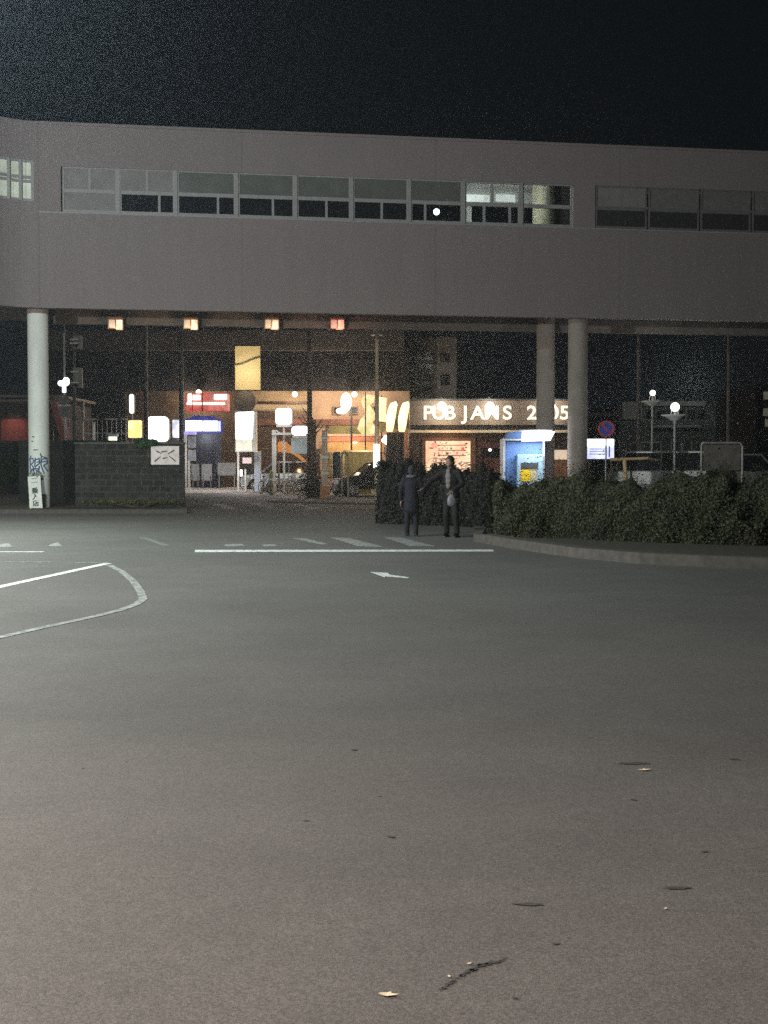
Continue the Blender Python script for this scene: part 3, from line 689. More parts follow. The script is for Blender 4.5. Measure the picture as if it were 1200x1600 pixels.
shrub('weeds', 'low weeds at the foot of the block wall', (X_(215, 42), 42.3, .1), 2.0, .22, .3, 1800, mat('dry_weed_leaf', (.09, .085, .035), .8, var=.5), 6, .02, .05, cat='weeds')
shrub('ivy', 'dark ivy growing on the wall at the left edge behind the brick pavement', (X_(12, 61.5), 61.6, 0), 1.6, .25, 2.6, 3500, IVY, 8, z0=0, cat='ivy')
# white board on the wall
f = Fr(257, a.y - .06); t = thing('notice_board', 'pinkish white rectangular board with crossed dark smudges on the block wall', 'sign', f.loc)
f.box(MB(), 236, 697, 280, 726, 0, .03).build('board', mat('pink_white_board', (.78, .66, .64), .6, var=.2, scale=4), t)
mb = MB(); x0, x1, z0, z1 = f.x(240), f.x(276), f.z(723), f.z(700)
GR = mat('grey_print', (.16, .14, .13), .7)
for sx0, sz0, sx1, sz1 in ((.05, .1, .3, .42), (.95, .12, .68, .45), (.12, .8, .35, .62), (.9, .85, .62, .6), (.4, .3, .6, .35), (.35, .75, .6, .78)):
    p, q = Vector((x0 + (x1 - x0) * sx0, -.004, z0 + (z1 - z0) * sz0)), Vector((x0 + (x1 - x0) * sx1, -.004, z0 + (z1 - z0) * sz1)); mb.cyl(p, q, .03, .015, 6)
mb.build('print', GR, t)
# slanted white board with characters leaning on the pillar foot
bg0 = G(54, 799); t = thing('sign_board', 'narrow white upright board with black characters leaning at the foot of the graffitied pillar', 'sign', (bg0.x, 41.55, 0))
t.rotation_euler = (R(-4), R(-4.5), 0)
sc_ = 41.55 / 2000; wb, hb2 = 20 * sc_, 52 * sc_
MB().box(-wb / 2, wb / 2, 0, .04, .06, .06 + hb2).build('board', WHITEP, t, bevel=.008)
MB().box(-wb / 2 + .02, -wb / 2 + .06, .01, .05, 0, .06).box(wb / 2 - .06, wb / 2 - .02, .01, .05, 0, .06).build('foot', DARKM, t)
INKM = mat('black_lettering', (.03, .03, .03), .6); INKG = mat('faded_lettering', (.32, .32, .3), .7)
for ch, k, mm in (('二', .86, INKG), ('乗', .55, INKM), ('入', .37, INKM), ('店', .17, INKM)):
    text_mesh('lettering', ch, .21, mm, t, (0, -.006, .06 + hb2 * k), .004, .006)
mb = MB(); rnd = random.Random(5)
for i in range(26): 
    p = Vector((rnd.uniform(-.2, .15), rnd.uniform(.0, .15), .07 + hb2 + rnd.uniform(-.02, .10))); mb.sphere(p, rnd.uniform(.02, .05), 6, 5)
tag(mb.build('rag', mat('pale_rag', (.32, .32, .27), .9, var=.4, scale=20), None, (bg0.x + .0, 41.62, 0)), 'crumpled pale rag on top of the leaning white board', 'cloth')
# low building at left, red glow put into a panel's colour
f = Fr(20, 68); t = thing('low_building', 'low dark building with painted red glow and pale eave line at the left edge', 'building', f.loc)
mb = MB(); f.box(mb, -300, 628, 96, 999, 0, 7); mb.build('wall', mat('brown_dark_wall', (.05, .038, .032), .9, var=.3), t)
f.box(MB(), 2, 655, 44, 689, -.12, -.01).build('red_glow_panel', DULLRED, t)
r_ = MB(); f.box(r_, -300, 617, 98, 621, -.5, 7.3); f.box(r_, -300, 624, 97, 628, -.3, -.02); r_.build('roof', mat('pale_eave', (.22, .17, .15), .8, var=.3), t)
rl = lamp('SPOT', 'red_wall_light', (f.x(24), -1.2, f.z(640)), 60, (1, .5, .4), .1, t, 80, 1); rl.rotation_euler = (R(45), 0, 0)
f = Fr(95, 60); t = thing('stair', 'dull red slanting stair side beside the graffitied pillar', 'stair', f.loc)
pts = [(f.x(79), f.z(628)), (f.x(89), f.z(628)), (f.x(104), f.z(685)), (f.x(95), f.z(686))]
MB().prism(pts, 0, .9).build('stringer', DULLRED, t)
MB().box(f.x(99), f.x(101), .1, .2, 0, f.z(684)).build('post', DARKM, t); MB().box(f.x(82), f.x(83), .1, .2, 0, f.z(640)).build('post', DARKM, t)
# pole with glowing white sign and round signs
f = Fr(101, 56); t = thing('sign_pole', 'thin grey pole with a glowing white forked sign above two dark round signs', 'sign', f.loc)
MB().cyl((0, .1, 0), (0, .1, f.z(500)), .05, n=10).build('pole', GREYM, t)
gl = emit('white_sign_glow', (1, 1, .97), 3.2)
mb = MB(); c = lambda px, py, r: mb.cyl((f.x(px), -.08, f.z(py)), (f.x(px), .04, f.z(py)), r, n=16)
c(96.5, 599, .12); c(104, 597.5, .15); c(105, 594, .12); mb.box(f.x(99), f.x(104), -.07, .03, f.z(613), f.z(597)); mb.build('lit_sign', gl, t)
for py in (625, 643): MB().cyl((0, -.06, f.z(py)), (0, -.02, f.z(py)), .24, n=24).build('round_sign', mat('dull_round_sign', (.10, .10, .12), .6, var=.4, scale=6), t)
MB().box(-.25, .25, -.05, -.02, f.z(634.5), f.z(632)).build('bracket', STEEL, t)
# traffic signals on a dark pole
f = Fr(122, 54); t = thing('traffic_signal', 'unlit grey traffic signals on a dark pole right of the glowing forked sign', 'traffic light', f.loc)
MB().cyl((f.x(116), .1, 0), (f.x(116), .1, f.z(505)), .07, n=12).build('pole', DARKM, t)
for z0_, z1_ in ((545, 524), (606, 574)):
    h = MB(); f.box(h, 115, z1_, 129, z0_, -.25, 0); hd = h.build('signal_head', mat('signal_grey', (.13, .13, .11), .6, var=.3), t, bevel=.02)
    v = MB()
    for py in (z1_ + 7, z0_ - 8): v.prism([(f.x(116), f.z(py)), (f.x(128), f.z(py)), (f.x(129), f.z(py + 2)), (f.x(115), f.z(py + 2))], -.5, -.251)
    v.build('visor', GREYM, hd)
    MB().cyl((f.x(122), -.262, f.z(z0_ - 5)), (f.x(122), -.252, f.z(z0_ - 5)), .11, n=16).build('lens', DGLASS, hd)
# small posts beyond the wall
for px, y0_, y1_, lab in ((130.5, 626, 652, 'short white lit tube standing above the wall, right of the traffic signals'), (147, 660, 690, 'thin pale post behind the block wall')):
    f = Fr(px, 60); o = MB().cyl((0, 0, 0), (0, 0, f.z(y1_)), .035, n=8).cyl((0, 0, f.z(y1_)), (0, 0, f.z(y0_)), .07, n=10).build('post', WHITEP, None, f.loc); tag(o, lab, 'post')
f = Fr(177, 62); t = thing('garden_lamp', 'small cream lamp glowing just above the left half of the block wall', 'lamp', f.loc)
MB().cyl((0, 0, 0), (0, 0, f.z(688)), .04, n=8).build('post', DARKM, t)
f.box(MB(), 169, 678, 184, 682, -.1, .1).build('cap', GREYM, t); f.box(MB(), 170, 682.3, 182, 688, -.09, .09).build('glow', emit('cream_glow', (1, .95, .6), 1.6), t)
f = Fr(140, 66); t = thing('metal_fence', 'dark metal railing behind the left half of the block wall', 'fence', f.loc)
mb = MB()
for i in range(14): mb.box(f.x(100 + i * 7.4), f.x(101 + i * 7.4), 0, .04, 0, f.z(655 + (i % 3)))
mb.build('balusters', DARKM, t).name = 'balusters'; MB().box(f.x(99), f.x(200), -.01, .05, f.z(656), f.z(653.5)).box(f.x(99), f.x(200), -.01, .05, f.z(678), f.z(676)).build('rail', GREYM, t)

# ================================================================== FAR BUILDINGS
# main shop block behind the walkway
f = Fr(400, 84); sb = thing('shop_building', 'long dark building with a grey parapet band above warm lit shops', 'building', f.loc)
mb = MB(); f.box(mb, 78, 546, 640, 611, 0, 12); mb.build('upper_wall', DARKW, sb)
mb = MB(); f.box(mb, 74, 516, 632, 547, -.7, 12.5); mb.build('parapet', GREYW, sb)
mb = MB(); f.box(mb, 78, 611, 196, 999, .0, 12); mb.build('side_wall', DARKW, sb)
mb = MB(); f.box(mb, 196, 611, 388, 999, .02, 12); mb.build('shop_wall', mat('brown_shop_wall', (.11, .075, .05), .8, var=.35, scale=1.5), sb)
mb = MB(); f.box(mb, 388, 611, 486, 999, .0, 12); mb.build('shop_wall', TANW, sb)
mb = MB(); f.box(mb, 486, 611, 640, 999, .02, 12); mb.build('shop_wall', PEACH, sb)
f.box(MB(), 388, 627, 482, 631, -.15, -.01).build('trim', BROWN, sb)
f.box(MB(), 388, 655, 640, 664, -.12, -.02).build('trim', mat('reddish_trim', (.22, .10, .07), .8, var=.3), sb)
for i in range(11): f.box(MB(), 110 + i * 46, 560, 132 + i * 46, 590, -.04, 0.01).build('dark_window', DGLASS, sb)
for px in (521, 546, 571):
    w_ = MB(); f.box(w_, px, 635, px + 13, 647, -.08, .0); wv = w_.build('window', mat('grey_window_frame', (.22, .17, .14), .7), sb); f.box(MB(), px + 1.5, 636.5, px + 11.5, 645.5, -.10, -.085).build('pane', DGLASS, wv)
f.box(MB(), 514, 665, 566, 677, -.12, -.02).build('olive_sign', OLIVE, sb)
f.box(MB(), 390, 632, 486, 640, -.04, 0).build('pale_board', mat('pale_board', (.6, .48, .32), .7), sb)
f.box(MB(), 390, 642, 486, 700, -.03, .0).build('dark_shop_panel', mat('dark_brown', (.10, .065, .045), .8, var=.4), sb)  # flat darker brown sheets on the wall face
f.box(MB(), 390, 701, 500, 999, -.03, .0).build('dark_shop_panel', mat('dark_brown', (0, 0, 0)), sb)
mb = MB()
for i in range(6): f.box(mb, 515 + i * 12.5, 708, 526 + i * 12.5, 742, -.1, -.02)
mb.build('shutter', OLIVE, sb)
f.box(MB(), 506, 690, 606, 707, -.14, -.02).build('orange_light_band', mat('painted_orange_light', (.6, .36, .15), .7, var=.3, scale=2), sb)  # orange of the lit zone put into the panel colour
# warm shop wall lights (small globes)
GLB = emit('warm_globe', (1, .86, .62), 7)
for px, py, e in ((461, 616, 260), (554, 616, 420), (311, 613, 260), (555, 689, 170)):
    x, z = f.x(px, -.8), f.z(py, -.8); h = MB().cyl((x, -.01, z + .1), (x, -.7, z + .12), .03, n=8).build('lamp_arm', DARKM, sb)
    MB().sphere((x, -.8, z), .18).build('globe', GLB, h); lamp('POINT', 'shop_wall_lamp', (x, -1.1, z - .3), e, (1, .80, .58), .18, sb)
# grey stair tower to the right
f = Fr(670, 86); t = thing('stair_tower', 'grey stair tower with a pale corner rising behind the glowing shop sign', 'building', f.loc)
MB().box(f.x(622), f.x(712), 0, 9, 0, f.z(528)).build('wall', mat('tower_wall', (.12, .115, .115), .8, var=.25), t)
f.box(MB(), 682, 527, 713, 999, -.25, -.01).build('corner', mat('tower_corner', (.26, .25, .25), .8, var=.2), t)
for a_, b_ in ((552, 566), (585, 602)):
    f.box(MB(), 688, a_, 702, b_, -.30, -.26).build('window', DGLASS, t)
mb = MB()
for k in range(4): f.box(mb, 630, 552 + k * 17, 676, 562 + k * 17, -.05, .01)
mb.build('louvres', DGLASS, t)

# bar with the big lit fascia sign
f = Fr(765, 66); br = thing('bar_building', 'single storey dark brown bar with a grey lit fascia sign', 'building', f.loc)
f.box(MB(), 641, 667, 905, 999, .0, 7).build('wall', BROWN, br)
f.box(MB(), 640, 626, 905, 664, -.45, .5).build('fascia', mat('taupe_fascia', (.075, .058, .046), .7, var=.15, scale=2), br)
f.box(MB(), 641, 672, 905, 676, -.62, -.02).build('awning_edge', mat('cream_ledge', (.45, .38, .28), .7), br)
f.box(MB(), 641, 664.4, 905, 671.6, -.30, -.02).build('painted_shadow_gap', BLACKP, br)  # solid black strip; the gap's shade is put in as colour
f.box(MB(), 640, 623, 906, 625.7, -.5, 7).build('roof_edge', DARKM, br)
LET = emit('cream_letters', (1, .88, .66), .78)
lz = f.z(646.5); ls = (660 - 635) / 2000 * 66 * 1.18
for ch, px in (('P', 668), ('U', 685), ('B', 702), ('J', 726), ('A', 745), ('M', 767), ('S', 791), ('2', 829), ('0', 847), ('0', 863), ('5', 880)):
    text_mesh('lettering', ch, ls, LET, br, (f.x(px), -.462, lz), .01, .022, sx=1.08)
for px, e in ((690, 620), (765, 640), (860, 380)):
    x, z = f.x(px, -1.1), f.z(632, -1.1)
    h = MB().tube([(x, -.3, f.z(625)), (x, -.7, f.z(620)), (x, -1.2, f.z(624))], .025).build('gooseneck_lamp', DARKM, br)
    MB().sphere((x, -1.18, z - .10), .23).build('glare_bulb', emit('white_glare_bulb', (1, .95, .82), 60), h)  # oversized sphere, the lamp's glare put into its shape
    lamp('POINT', 'sign_spot', (x, -.92, z - .20), e * .5, (1, .86, .64), .15, br)
# poster board lit, door, panels
pst = f.box(MB(), 665, 689, 735, 745, -.08, -.01).build('menu_board', emit('menu_cream', (1, .74, .42), .95, .3, 1.2, (1, .48, .26)), br)
mb = MB(); rnd = random.Random(3)
for i in range(34):
    px, py = rnd.uniform(668, 728), rnd.choice((699, 706, 714, 716, 722, 726, 731, 735, 739)); ww = rnd.uniform(2, 7); f.box(mb, px, py, px + ww, py + rnd.uniform(1.5, 4.5), -.095, -.085)
mb.build('pictures', emit('menu_red', (.75, .14, .08), .55, .5, 3), pst)
mb = MB()
for py in (695, 703, 711): f.box(mb, 684, py, 728, py + 1.2, -.095, -.085)
mb.build('print_lines', mat('brown_print', (.3, .12, .08), .6), pst)
mb = MB(); mb.cyl((f.x(679), -.10, f.z(696)), (f.x(679), -.085, f.z(696)), .17, n=20); mb.build('red_disc', emit('red_disc', (.8, .08, .05), .8), pst)
mb = MB(); f.box(mb, 660, 686, 665, 999, -.1, 0); f.box(mb, 735, 686, 743, 999, -.1, 0); f.box(mb, 660, 684, 743, 688.5, -.12, 0); mb.build('board_frame', mat('brown_frame', (.16, .08, .05), .6), br)
f.box(MB(), 748, 690, 786, 999, -.06, 0).build('door', mat('red_brown_door', (.10, .035, .025), .5, var=.3, scale=3), br)
mb = MB(); f.box(mb, 752, 700, 782, 715, -.07, -.061); mb.build('door_glass', DGLASS, br)
MB().sphere((f.x(765), -.25, f.z(703)), .075).build('door_lamp', emit('door_lamp_glow', (1, .85, .7), 4), br)
lamp('POINT', 'menu_lamp', (f.x(700), -1.3, f.z(680)), 70, (1, .6, .3), .1, br)
mb = MB()
for i, px in enumerate(range(644, 905, 9)): f.box(mb, px, 677, px + 1, 999, -.03, .0)
mb.build('boarding', BROWN, br)
f.box(MB(), 866, 703, 886, 718, -.08, 0).build('small_panel', emit('cream_panel', (1, .72, .45), .6), br)
f.box(MB(), 866, 719, 886, 999, -.07, 0).build('wood_panel', mat('lit_copy_wood', (.30, .13, .07), .6, var=.3, scale=5, stretch=(1, 1, 8)), br)  # lit copy of the brown wood, brightness put into its colour

# ================================================================== KIOSK
f = Fr(820, 46.6); t = thing('parking_kiosk', 'blue kiosk with a pale blue machine, yellow panel and bright tube light', 'kiosk', f.loc)
BLU = mat('kiosk_blue', (.13, .24, .52), .5, var=.15, scale=3); PBL = mat('kiosk_pale_blue', (.42, .60, .75), .5, var=.08); WHT = mat('kiosk_white', (.75, .78, .85), .5)
f.box(MB(), 789, 690, 848, 999, .05, 1.1).build('cabinet', BLU, t)
mb = MB(); f.box(mb, 786, 688, 789.5, 999, -.12, 1.1); f.box(mb, 786, 685.5, 850, 688.3, -.12, 1.1); f.box(mb, 848, 688.5, 851, 999, -.1, 1.1); mb.build('trim', WHT, t)
mb = MB(); mb.prism([(f.x(789), f.z(685)), (f.x(796), f.z(675)), (f.x(850), f.z(673)), (f.x(850), f.z(685))], .1, 1.1); mb.build('canopy', BLU, t)
mc = f.box(MB(), 808, 710, 849, 999, -.25, .04).build('machine', PBL, t, bevel=.02)
f.box(MB(), 814, 723, 841, 733.5, -.262, -.255).build('display', mat('kiosk_display', (.05, .05, .05), .3), mc)
f.box(MB(), 813.5, 733.8, 829, 752, -.264, -.255).build('yellow_panel', mat('yellow_panel', (.85, .55, .02), .5), mc)
f.box(MB(), 829.3, 733.8, 839, 752, -.263, -.255).build('keypad', mat('keypad', (.6, .5, .3), .5, var=.6, scale=25), mc)
mb = MB(); mb.prism([(f.x(813), f.z(690)), (f.x(814), f.z(674)), (f.x(862), f.z(675)), (f.x(855), f.z(689))], -.85, -.35); mb.build('tube_light', emit('kiosk_tube', (.93, .96, 1), 5), t)
mb = MB(); f.box(mb, 812, 671.5, 863, 673.4, -.9, .1); mb.build('light_hood', WHT, t)
lamp('AREA', 'kiosk_tube_lamp', ((f.x(838)), -.6, f.z(692)), 34, (.88, .94, 1), parent=t, size=(1.2, .5), target=None).data.energy = 62
lamp('POINT', 'kiosk_glow', ((f.x(838)), -1.05, f.z(682)), 26, (.9, .95, 1), .2, t)

# ================================================================== LIT SIGNS AND LAMPS OF THE SHOP STREET
def rrect(x0, x1, z0, z1, r, n=5):
    P = []
    for cx, cz, a0 in ((x1 - r, z1 - r, 0), (x0 + r, z1 - r, 90), (x0 + r, z0 + r, 180), (x1 - r, z0 + r, 270)):
        for k in range(n + 1): a = R(a0 + 90 * k / n); P.append((cx + r * math.cos(a), cz + r * math.sin(a)))
    return P
def lit_box(name, label, px0, py0, px1, py1, Y, em, posts=True, cat='sign', depth=.3, e=0, lc=(1, 1, 1), framem=None, bev=.05, group=None):
    f = Fr((px0 + px1) / 2, Y); t = thing(name, label, cat, f.loc, 0, group)
    fm = framem or GREYM
    X0, X1, Z0, Z1 = f.x(px0), f.x(px1), f.z(py1), f.z(py0); rr = min(bev * 1.6, (X1 - X0) * .45, (Z1 - Z0) * .45)
    MB().prism(rrect(X0 - .03, X1 + .03, Z0 - .03, Z1 + .03, rr), 0, depth).build('casing', fm, t)
    MB().prism(rrect(X0, X1, Z0, Z1, rr), -.05, -.005).build('lit_face', em, t)  # bloom around lit faces put into the rounded outline
    if posts:
        x = f.x((px0 + px1) / 2); MB().cyl((x, depth / 2, 0), (x, depth / 2, f.z(py1)), .06, n=10).build('post', STEEL, t)
    if e: lamp('POINT', name + '_lamp', (0, -.7, f.z((py0 + py1) / 2)), e, lc, .3, t)
    return f, t
WG = emit('white_glow', (1, .99, .94), 3.5); CG = emit('cream_glow_face', (1, .86, .5), 1.3, .3, 1.0, (.75, .55, .25))
lit_box('oval_sign', 'small white oval lamp at the left end of the lit shops', 203, 616, 210, 646, 82, emit('oval_glow', (1, .97, .85), 2.2), cat='lamp', bev=.12)
lit_box('orange_sign', 'glowing orange yellow sign just above the block wall at the left of the shops', 201, 657, 222, 684, 76, emit('orange_glow', (1, .42, .05), 1.6, .6, 2, (1, .75, .3)), e=25, lc=(1, .5, .15))
lit_box('white_sign', 'large rounded blown out white sign above the pinkish board', 230, 651, 264, 690, 70, WG, e=200, lc=(1, .98, .92), bev=.16)
f, t = lit_box('shop_sign', 'bluish white lit panel right of the large rounded white sign', 270, 656, 286, 684, 78, emit('bluewhite_glow', (.78, .8, 1), 1.5, .5, 2), e=0)
f.box(MB(), 269, 686.2, 287, 690, .0, .2).build('lower_strip', GREYM, t)
# red awning sign with white tubes
f = Fr(324, 80); t = thing('awning', 'red lit awning sign with white glowing ends over the shop front', 'awning', f.loc)
f.box(MB(), 290, 614, 356, 642, 0, 1.2).build('canopy', emit('red_awning_glow', (.85, .03, .04), .75, .5, 1.6), t, bevel=.1)
mb = MB(); f.box(mb, 292, 629, 352, 632, -.06, -.01); f.box(mb, 300, 617, 314, 625, -.06, -.01); f.box(mb, 335, 616, 355, 624, -.07, -.01); f.box(mb, 294, 615, 300, 630, -.08, -.01); mb.build('white_lights', emit('awning_white', (1, .88, .75), 2.0), t, bevel=.05)
mb = MB(); f.box(mb, 301, 614, 302, 642, -.09, -.07); f.box(mb, 316, 614, 317.5, 642, -.09, -.07); mb.build('ribs', mat('dark_red', (.08, .01, .01), .6), t)
# blue white shop front sign
f = Fr(318, 76); t = thing('shop_front_sign', 'long blue edged white lit sign above the dark shop front', 'sign', f.loc)
mb = MB(); mb.prism([(f.x(288), f.z(678)), (f.x(288), f.z(656)), (f.x(305), f.z(649)), (f.x(335), f.z(650)), (f.x(348), f.z(658)), (f.x(348), f.z(677))], 0, .5); mb.build('casing', mat('deep_blue', (.03, .03, .22), .5), t)
mb = MB(); f.box(mb, 290, 657, 316, 673.5, -.05, -.005); f.box(mb, 317.5, 657.5, 340, 673.5, -.05, -.005); mb.build('lit_face', emit('shopfront_white', (.95, .96, 1), 2.6), t)
f.box(MB(), 341, 658, 345, 674, -.05, -.005).build('blue_end', emit('blue_end_glow', (.35, .4, 1), 1.1), t)
mb = MB(); mb.box(f.x(304), f.x(346), .05, .4, 0, f.z(677)); mb.build('dark_shop_window', mat('dark_blue_panel', (.02, .02, .03), .4, var=.3), t)
lamp('POINT', 'shop_front_lamp', (0, -1.6, f.z(682)), 120, (.85, .88, 1), .3, t)
# white gate post with panels
f = Fr(293, 69); t = thing('sign_post', 'white double post with blue capped grey notice panels at the end of the block wall', 'sign', f.loc)
mb = MB(); f.box(mb, 287, 679, 292, 763, 0, .15).build('post', WHITEP, t); f.box(MB(), 293.5, 720, 296.5, 763, 0, .15).build('post', WHITEP, t); f.box(MB(), 287, 763, 297, 766, -.05, .2).build('base', WHITEP, t)
f.box(MB(), 286, 674, 306, 679, -.15, .2).build('blue_cap', emit('blue_cap_glow', (.25, .22, .9), .7), t)
for a_, b_ in ((682, 700), (703, 720)): f.box(MB(), 294, a_, 306, b_, -.02, .05).build('notice_panel', mat('grey_panel', (.30, .32, .35), .6, var=.3, scale=4), t)
lamp('POINT', 'post_lamp', (-.3, -.7, 2.0), 10, (.95, .95, 1), .1, t)
# grey benches / boards in front of the dark shop
for px0, px1, py0, lab in ((299, 311, 725, 'narrow grey folded panel beside the white double post'), (315, 331, 725, 'grey folded panel second from the white double post'), (340, 368, 723, 'wide grey board on legs left of the tall lit poster sign')):
    f = Fr((px0 + px1) / 2, 71); t = thing('barrier_board', lab, 'barrier', f.loc, 0, 'grey boards in front of the dark shop')
    f.box(MB(), px0, py0, px1, py0 + (20 if px0 > 330 else 26), 0, .05).build('board', mat('grey_board', (.28, .29, .31), .6, var=.2), t)
    mb = MB()
    for q in (px0 + 1.5, px1 - 2.5): mb.box(f.x(q), f.x(q + 1.2), .0, .05, 0, f.z(py0 + 18))
    mb.box(f.x(px0), f.x(px1), -.2, .25, .0, .06); mb.build('leg', GREYM, t)
# tall lit poster sign on posts
f = Fr(385, 68); t = thing('poster_sign', 'tall white lit sign with a yellowish picture at its foot on two white posts', 'sign', f.loc)
f.box(MB(), 367.5, 643, 401, 706, 0, .4).build('casing', WHITEP, t)
mb = MB().prism([(f.x(369), f.z(686)), (f.x(368), f.z(646)), (f.x(374), f.z(644)), (f.x(397), f.z(643)), (f.x(394), f.z(686))], -.05, -.005); mb.build('lit_face', emit('poster_white', (1, .97, .94), 2.4), t)
f.box(MB(), 369, 686.3, 394, 704, -.05, -.005).build('picture', emit('poster_picture', (.75, .66, .3), .75, .7, 2.2, (.3, .28, .16)), t)
f.box(MB(), 370.5, 706, 373.5, 769, .1, .2).build('post', WHITEP, t); f.box(MB(), 382, 733, 384.5, 768, .1, .2).build('post', WHITEP, t)
f.box(MB(), 379, 715, 393, 724, -.05, .1).build('small_panel', mat('pinkish_panel', (.65, .52, .52), .6), t)
f.box(MB(), 375, 734, 378, 744, -.05, .1).build('lit_strip', WG, t)
lamp('POINT', 'poster_lamp', (-.2, -1.0, 1.6), 230, (1, .92, .9), .3, t)
# grey pillar box right of poster
f = Fr(402, 69); o = f.box(MB(), 397, 705, 407, 999, 0, .4).build('utility_box', mat('blue_grey_box', (.30, .35, .42), .6), None, f.loc, bevel=.02); tag(o, 'tall blue grey cabinet right of the tall lit poster sign', 'cabinet')
# round dark sign + tall beige lit signboard on a pole
f = Fr(388, 72); t = thing('tall_signboard', 'tall beige floodlit signboard with a cable across it above a dark round sign', 'sign', f.loc)
f.box(MB(), 368, 541, 407, 609, 0, .35).build('board', mat('beige_board', (.50, .40, .24), .7, var=.15, scale=1.5), t)
MB().tube([(f.x(367), -.1, f.z(571)), (f.x(380), -.12, f.z(569)), (f.x(393), -.1, f.z(563)), (f.x(408), -.1, f.z(558))], .03, 6).build('cable', BLACKP, t)
MB().cyl((0, .4, 0), (0, .4, f.z(609)), .14, n=14).build('post', DARKM, t)
MB().cyl((f.x(384), -.2, f.z(627)), (f.x(384), .1, f.z(627)), .60, n=28).build('round_sign', mat('dark_round_sign', (.06, .045, .04), .6, var=.5, scale=3), t)
fl_ = lamp('AREA', 'signboard_flood', (0, -.9, f.z(582)), 130, (1, .86, .52), parent=t, size=(1.0, .4)); fl_.rotation_euler = (R(90), 0, 0)
# white round lamps
lit_box('round_sign', 'rounded white lit sign on a post left of the brown tree trunk', 431, 638, 456, 663, 66, emit('soft_white', (1, .96, .98), 3), e=150, lc=(1, .93, .93), bev=.10)
lit_box('light_box', 'low wide white light box right of the rounded white sign', 456, 666, 482, 680, 65, WG, e=160, lc=(.9, .93, 1), bev=.12, posts=False)
# booth frame below them
f = Fr(455, 66); t = thing('gate_booth', 'pale metal booth frame with roof bars holding the low light box', 'booth', f.loc)
mb = MB(); f.box(mb, 425, 672, 431, 775, 0, .25); f.box(mb, 425, 676, 457, 679.5, -.1, .3); f.box(mb, 457, 681, 486, 684, -.1, .3); f.box(mb, 432, 664, 456, 667, 0, .3); mb.cyl((f.x(431), 0, f.z(672)), (f.x(438), 0, f.z(678)), .04); mb.build('frame', STEEL, t)
f.box(MB(), 455, 684.5, 482, 709, .2, .26).build('glass', mat('greenish_glass', (.10, .13, .13), .2), t)
f = Fr(455, 70); t = thing('stairway', 'orange lit slanting stair underside inside the booth', 'stair', f.loc)
ORW = mat('orange_wood', (.55, .26, .08), .7, var=.2)
MB().prism([(f.x(434), f.z(690)), (f.x(444), f.z(688)), (f.x(480), f.z(722)), (f.x(474), f.z(722)), (f.x(456), f.z(708)), (f.x(434), f.z(706))], 0, .6).build('stringer', ORW, t)
f.box(MB(), 434, 722, 437, 999, .1, .2).build('post', BROWN, t); f.box(MB(), 476, 722, 479, 999, .1, .2).build('post', BROWN, t)
lamp('POINT', 'stair_lamp', (f.x(452), -1.2, f.z(696)), 110, (1, .6, .25), .1, t)

# poles
def pole(px, py_top, Y, r, m, label, name='utility_pole', bars=True, r2=None):
    f = Fr(px, Y); t = thing(name, label, 'pole', f.loc); h = f.z(py_top)
    MB().cyl((0, 0, 0), (0, 0, h), r, r2 or r * .8, 14).build('post', m, t)
    if bars: MB().box(-.7, .7, -.05, .05, h - .6, h - .5).cyl((-.5, 0, h - .5), (-.5, 0, h - .35), .04, n=8).cyl((.5, 0, h - .5), (.5, 0, h - .35), .04, n=8).build('crossarm', m, t)
    return f, t
PM = mat('concrete_pole', (.16, .14, .13), .8, var=.25, scale=3)
BR = mat('brown_pole', (.09, .06, .05), .8, var=.3)
pole(229, 470, 64, .12, PM, 'grey concrete pole rising left of the large rounded white sign')
pole(215, 470, 66, .10, BR, 'brown pole with a wide foot just left of the large rounded white sign') if False else None
pole(284, 470, 66, .14, DARKM, 'dark pole in front of the blue edged shop sign')
pole(484, 460, 60, .13, BR, 'dark brown pole in the middle of the shop street')
pole(997, 440, 70, .12, PM, 'thin grey pole left of the two globe lamps')
pole(1137, 430, 68, .10, PM, 'thin grey pole behind the framed board on the right')
f, t = pole(589, 524, 56, .10, mat('beige_pole', (.45, .36, .24), .7, var=.25), 'beige pole with a flat cap under the walkway left of the bar', bars=False)
MB().box(-.24, .24, -.2, .2, f.z(524), f.z(521)).box(-.16, .16, -.14, .14, f.z(521), f.z(511)).build('cap', GREYM, t)
f.box(MB(), 583.5, 694, 593, 731, -.28, -.12).build('lit_strip', emit('strip_white', (.97, 1, 1), 3), t, bevel=.03)
lamp('POINT', 'strip_lamp', (0, -.6, f.z(712)), 40, (1, .9, .75), .15, t)
# brown trunk
f = Fr(489, 58); t = thing('street_tree', 'brown lopped street tree trunk in front of the booth', 'tree', f.loc)
mb = MB(); pr = [(0, 0, 0, .24), (-.03, 0, .6, .19), (.02, .02, 1.4, .17), (-.02, 0, 2.2, .16), (0, 0, 2.9, .14), (.03, 0, 3.5, .12)]
for a_, b_ in zip(pr, pr[1:]): mb.cyl(a_[:3], b_[:3], a_[3], b_[3], 12)
mb.build('trunk', BARK, t)
mb = MB(); rnd = random.Random(8)
for i in range(12):
    z = rnd.uniform(2.6, 3.6); an = rnd.uniform(0, 6.28); L1 = rnd.uniform(.3, .7); q = (L1 * math.cos(an), L1 * math.sin(an), z + rnd.uniform(-.1, .4)); mb.cyl((0, 0, z), q, .05, .02, 7)
    mb.cyl(q, (q[0] * 1.4, q[1] * 1.4, q[2] + .25), .02, .008, 6)
mb.build('branch_stubs', BARK, t)
mb = MB(); rnd = random.Random(9)
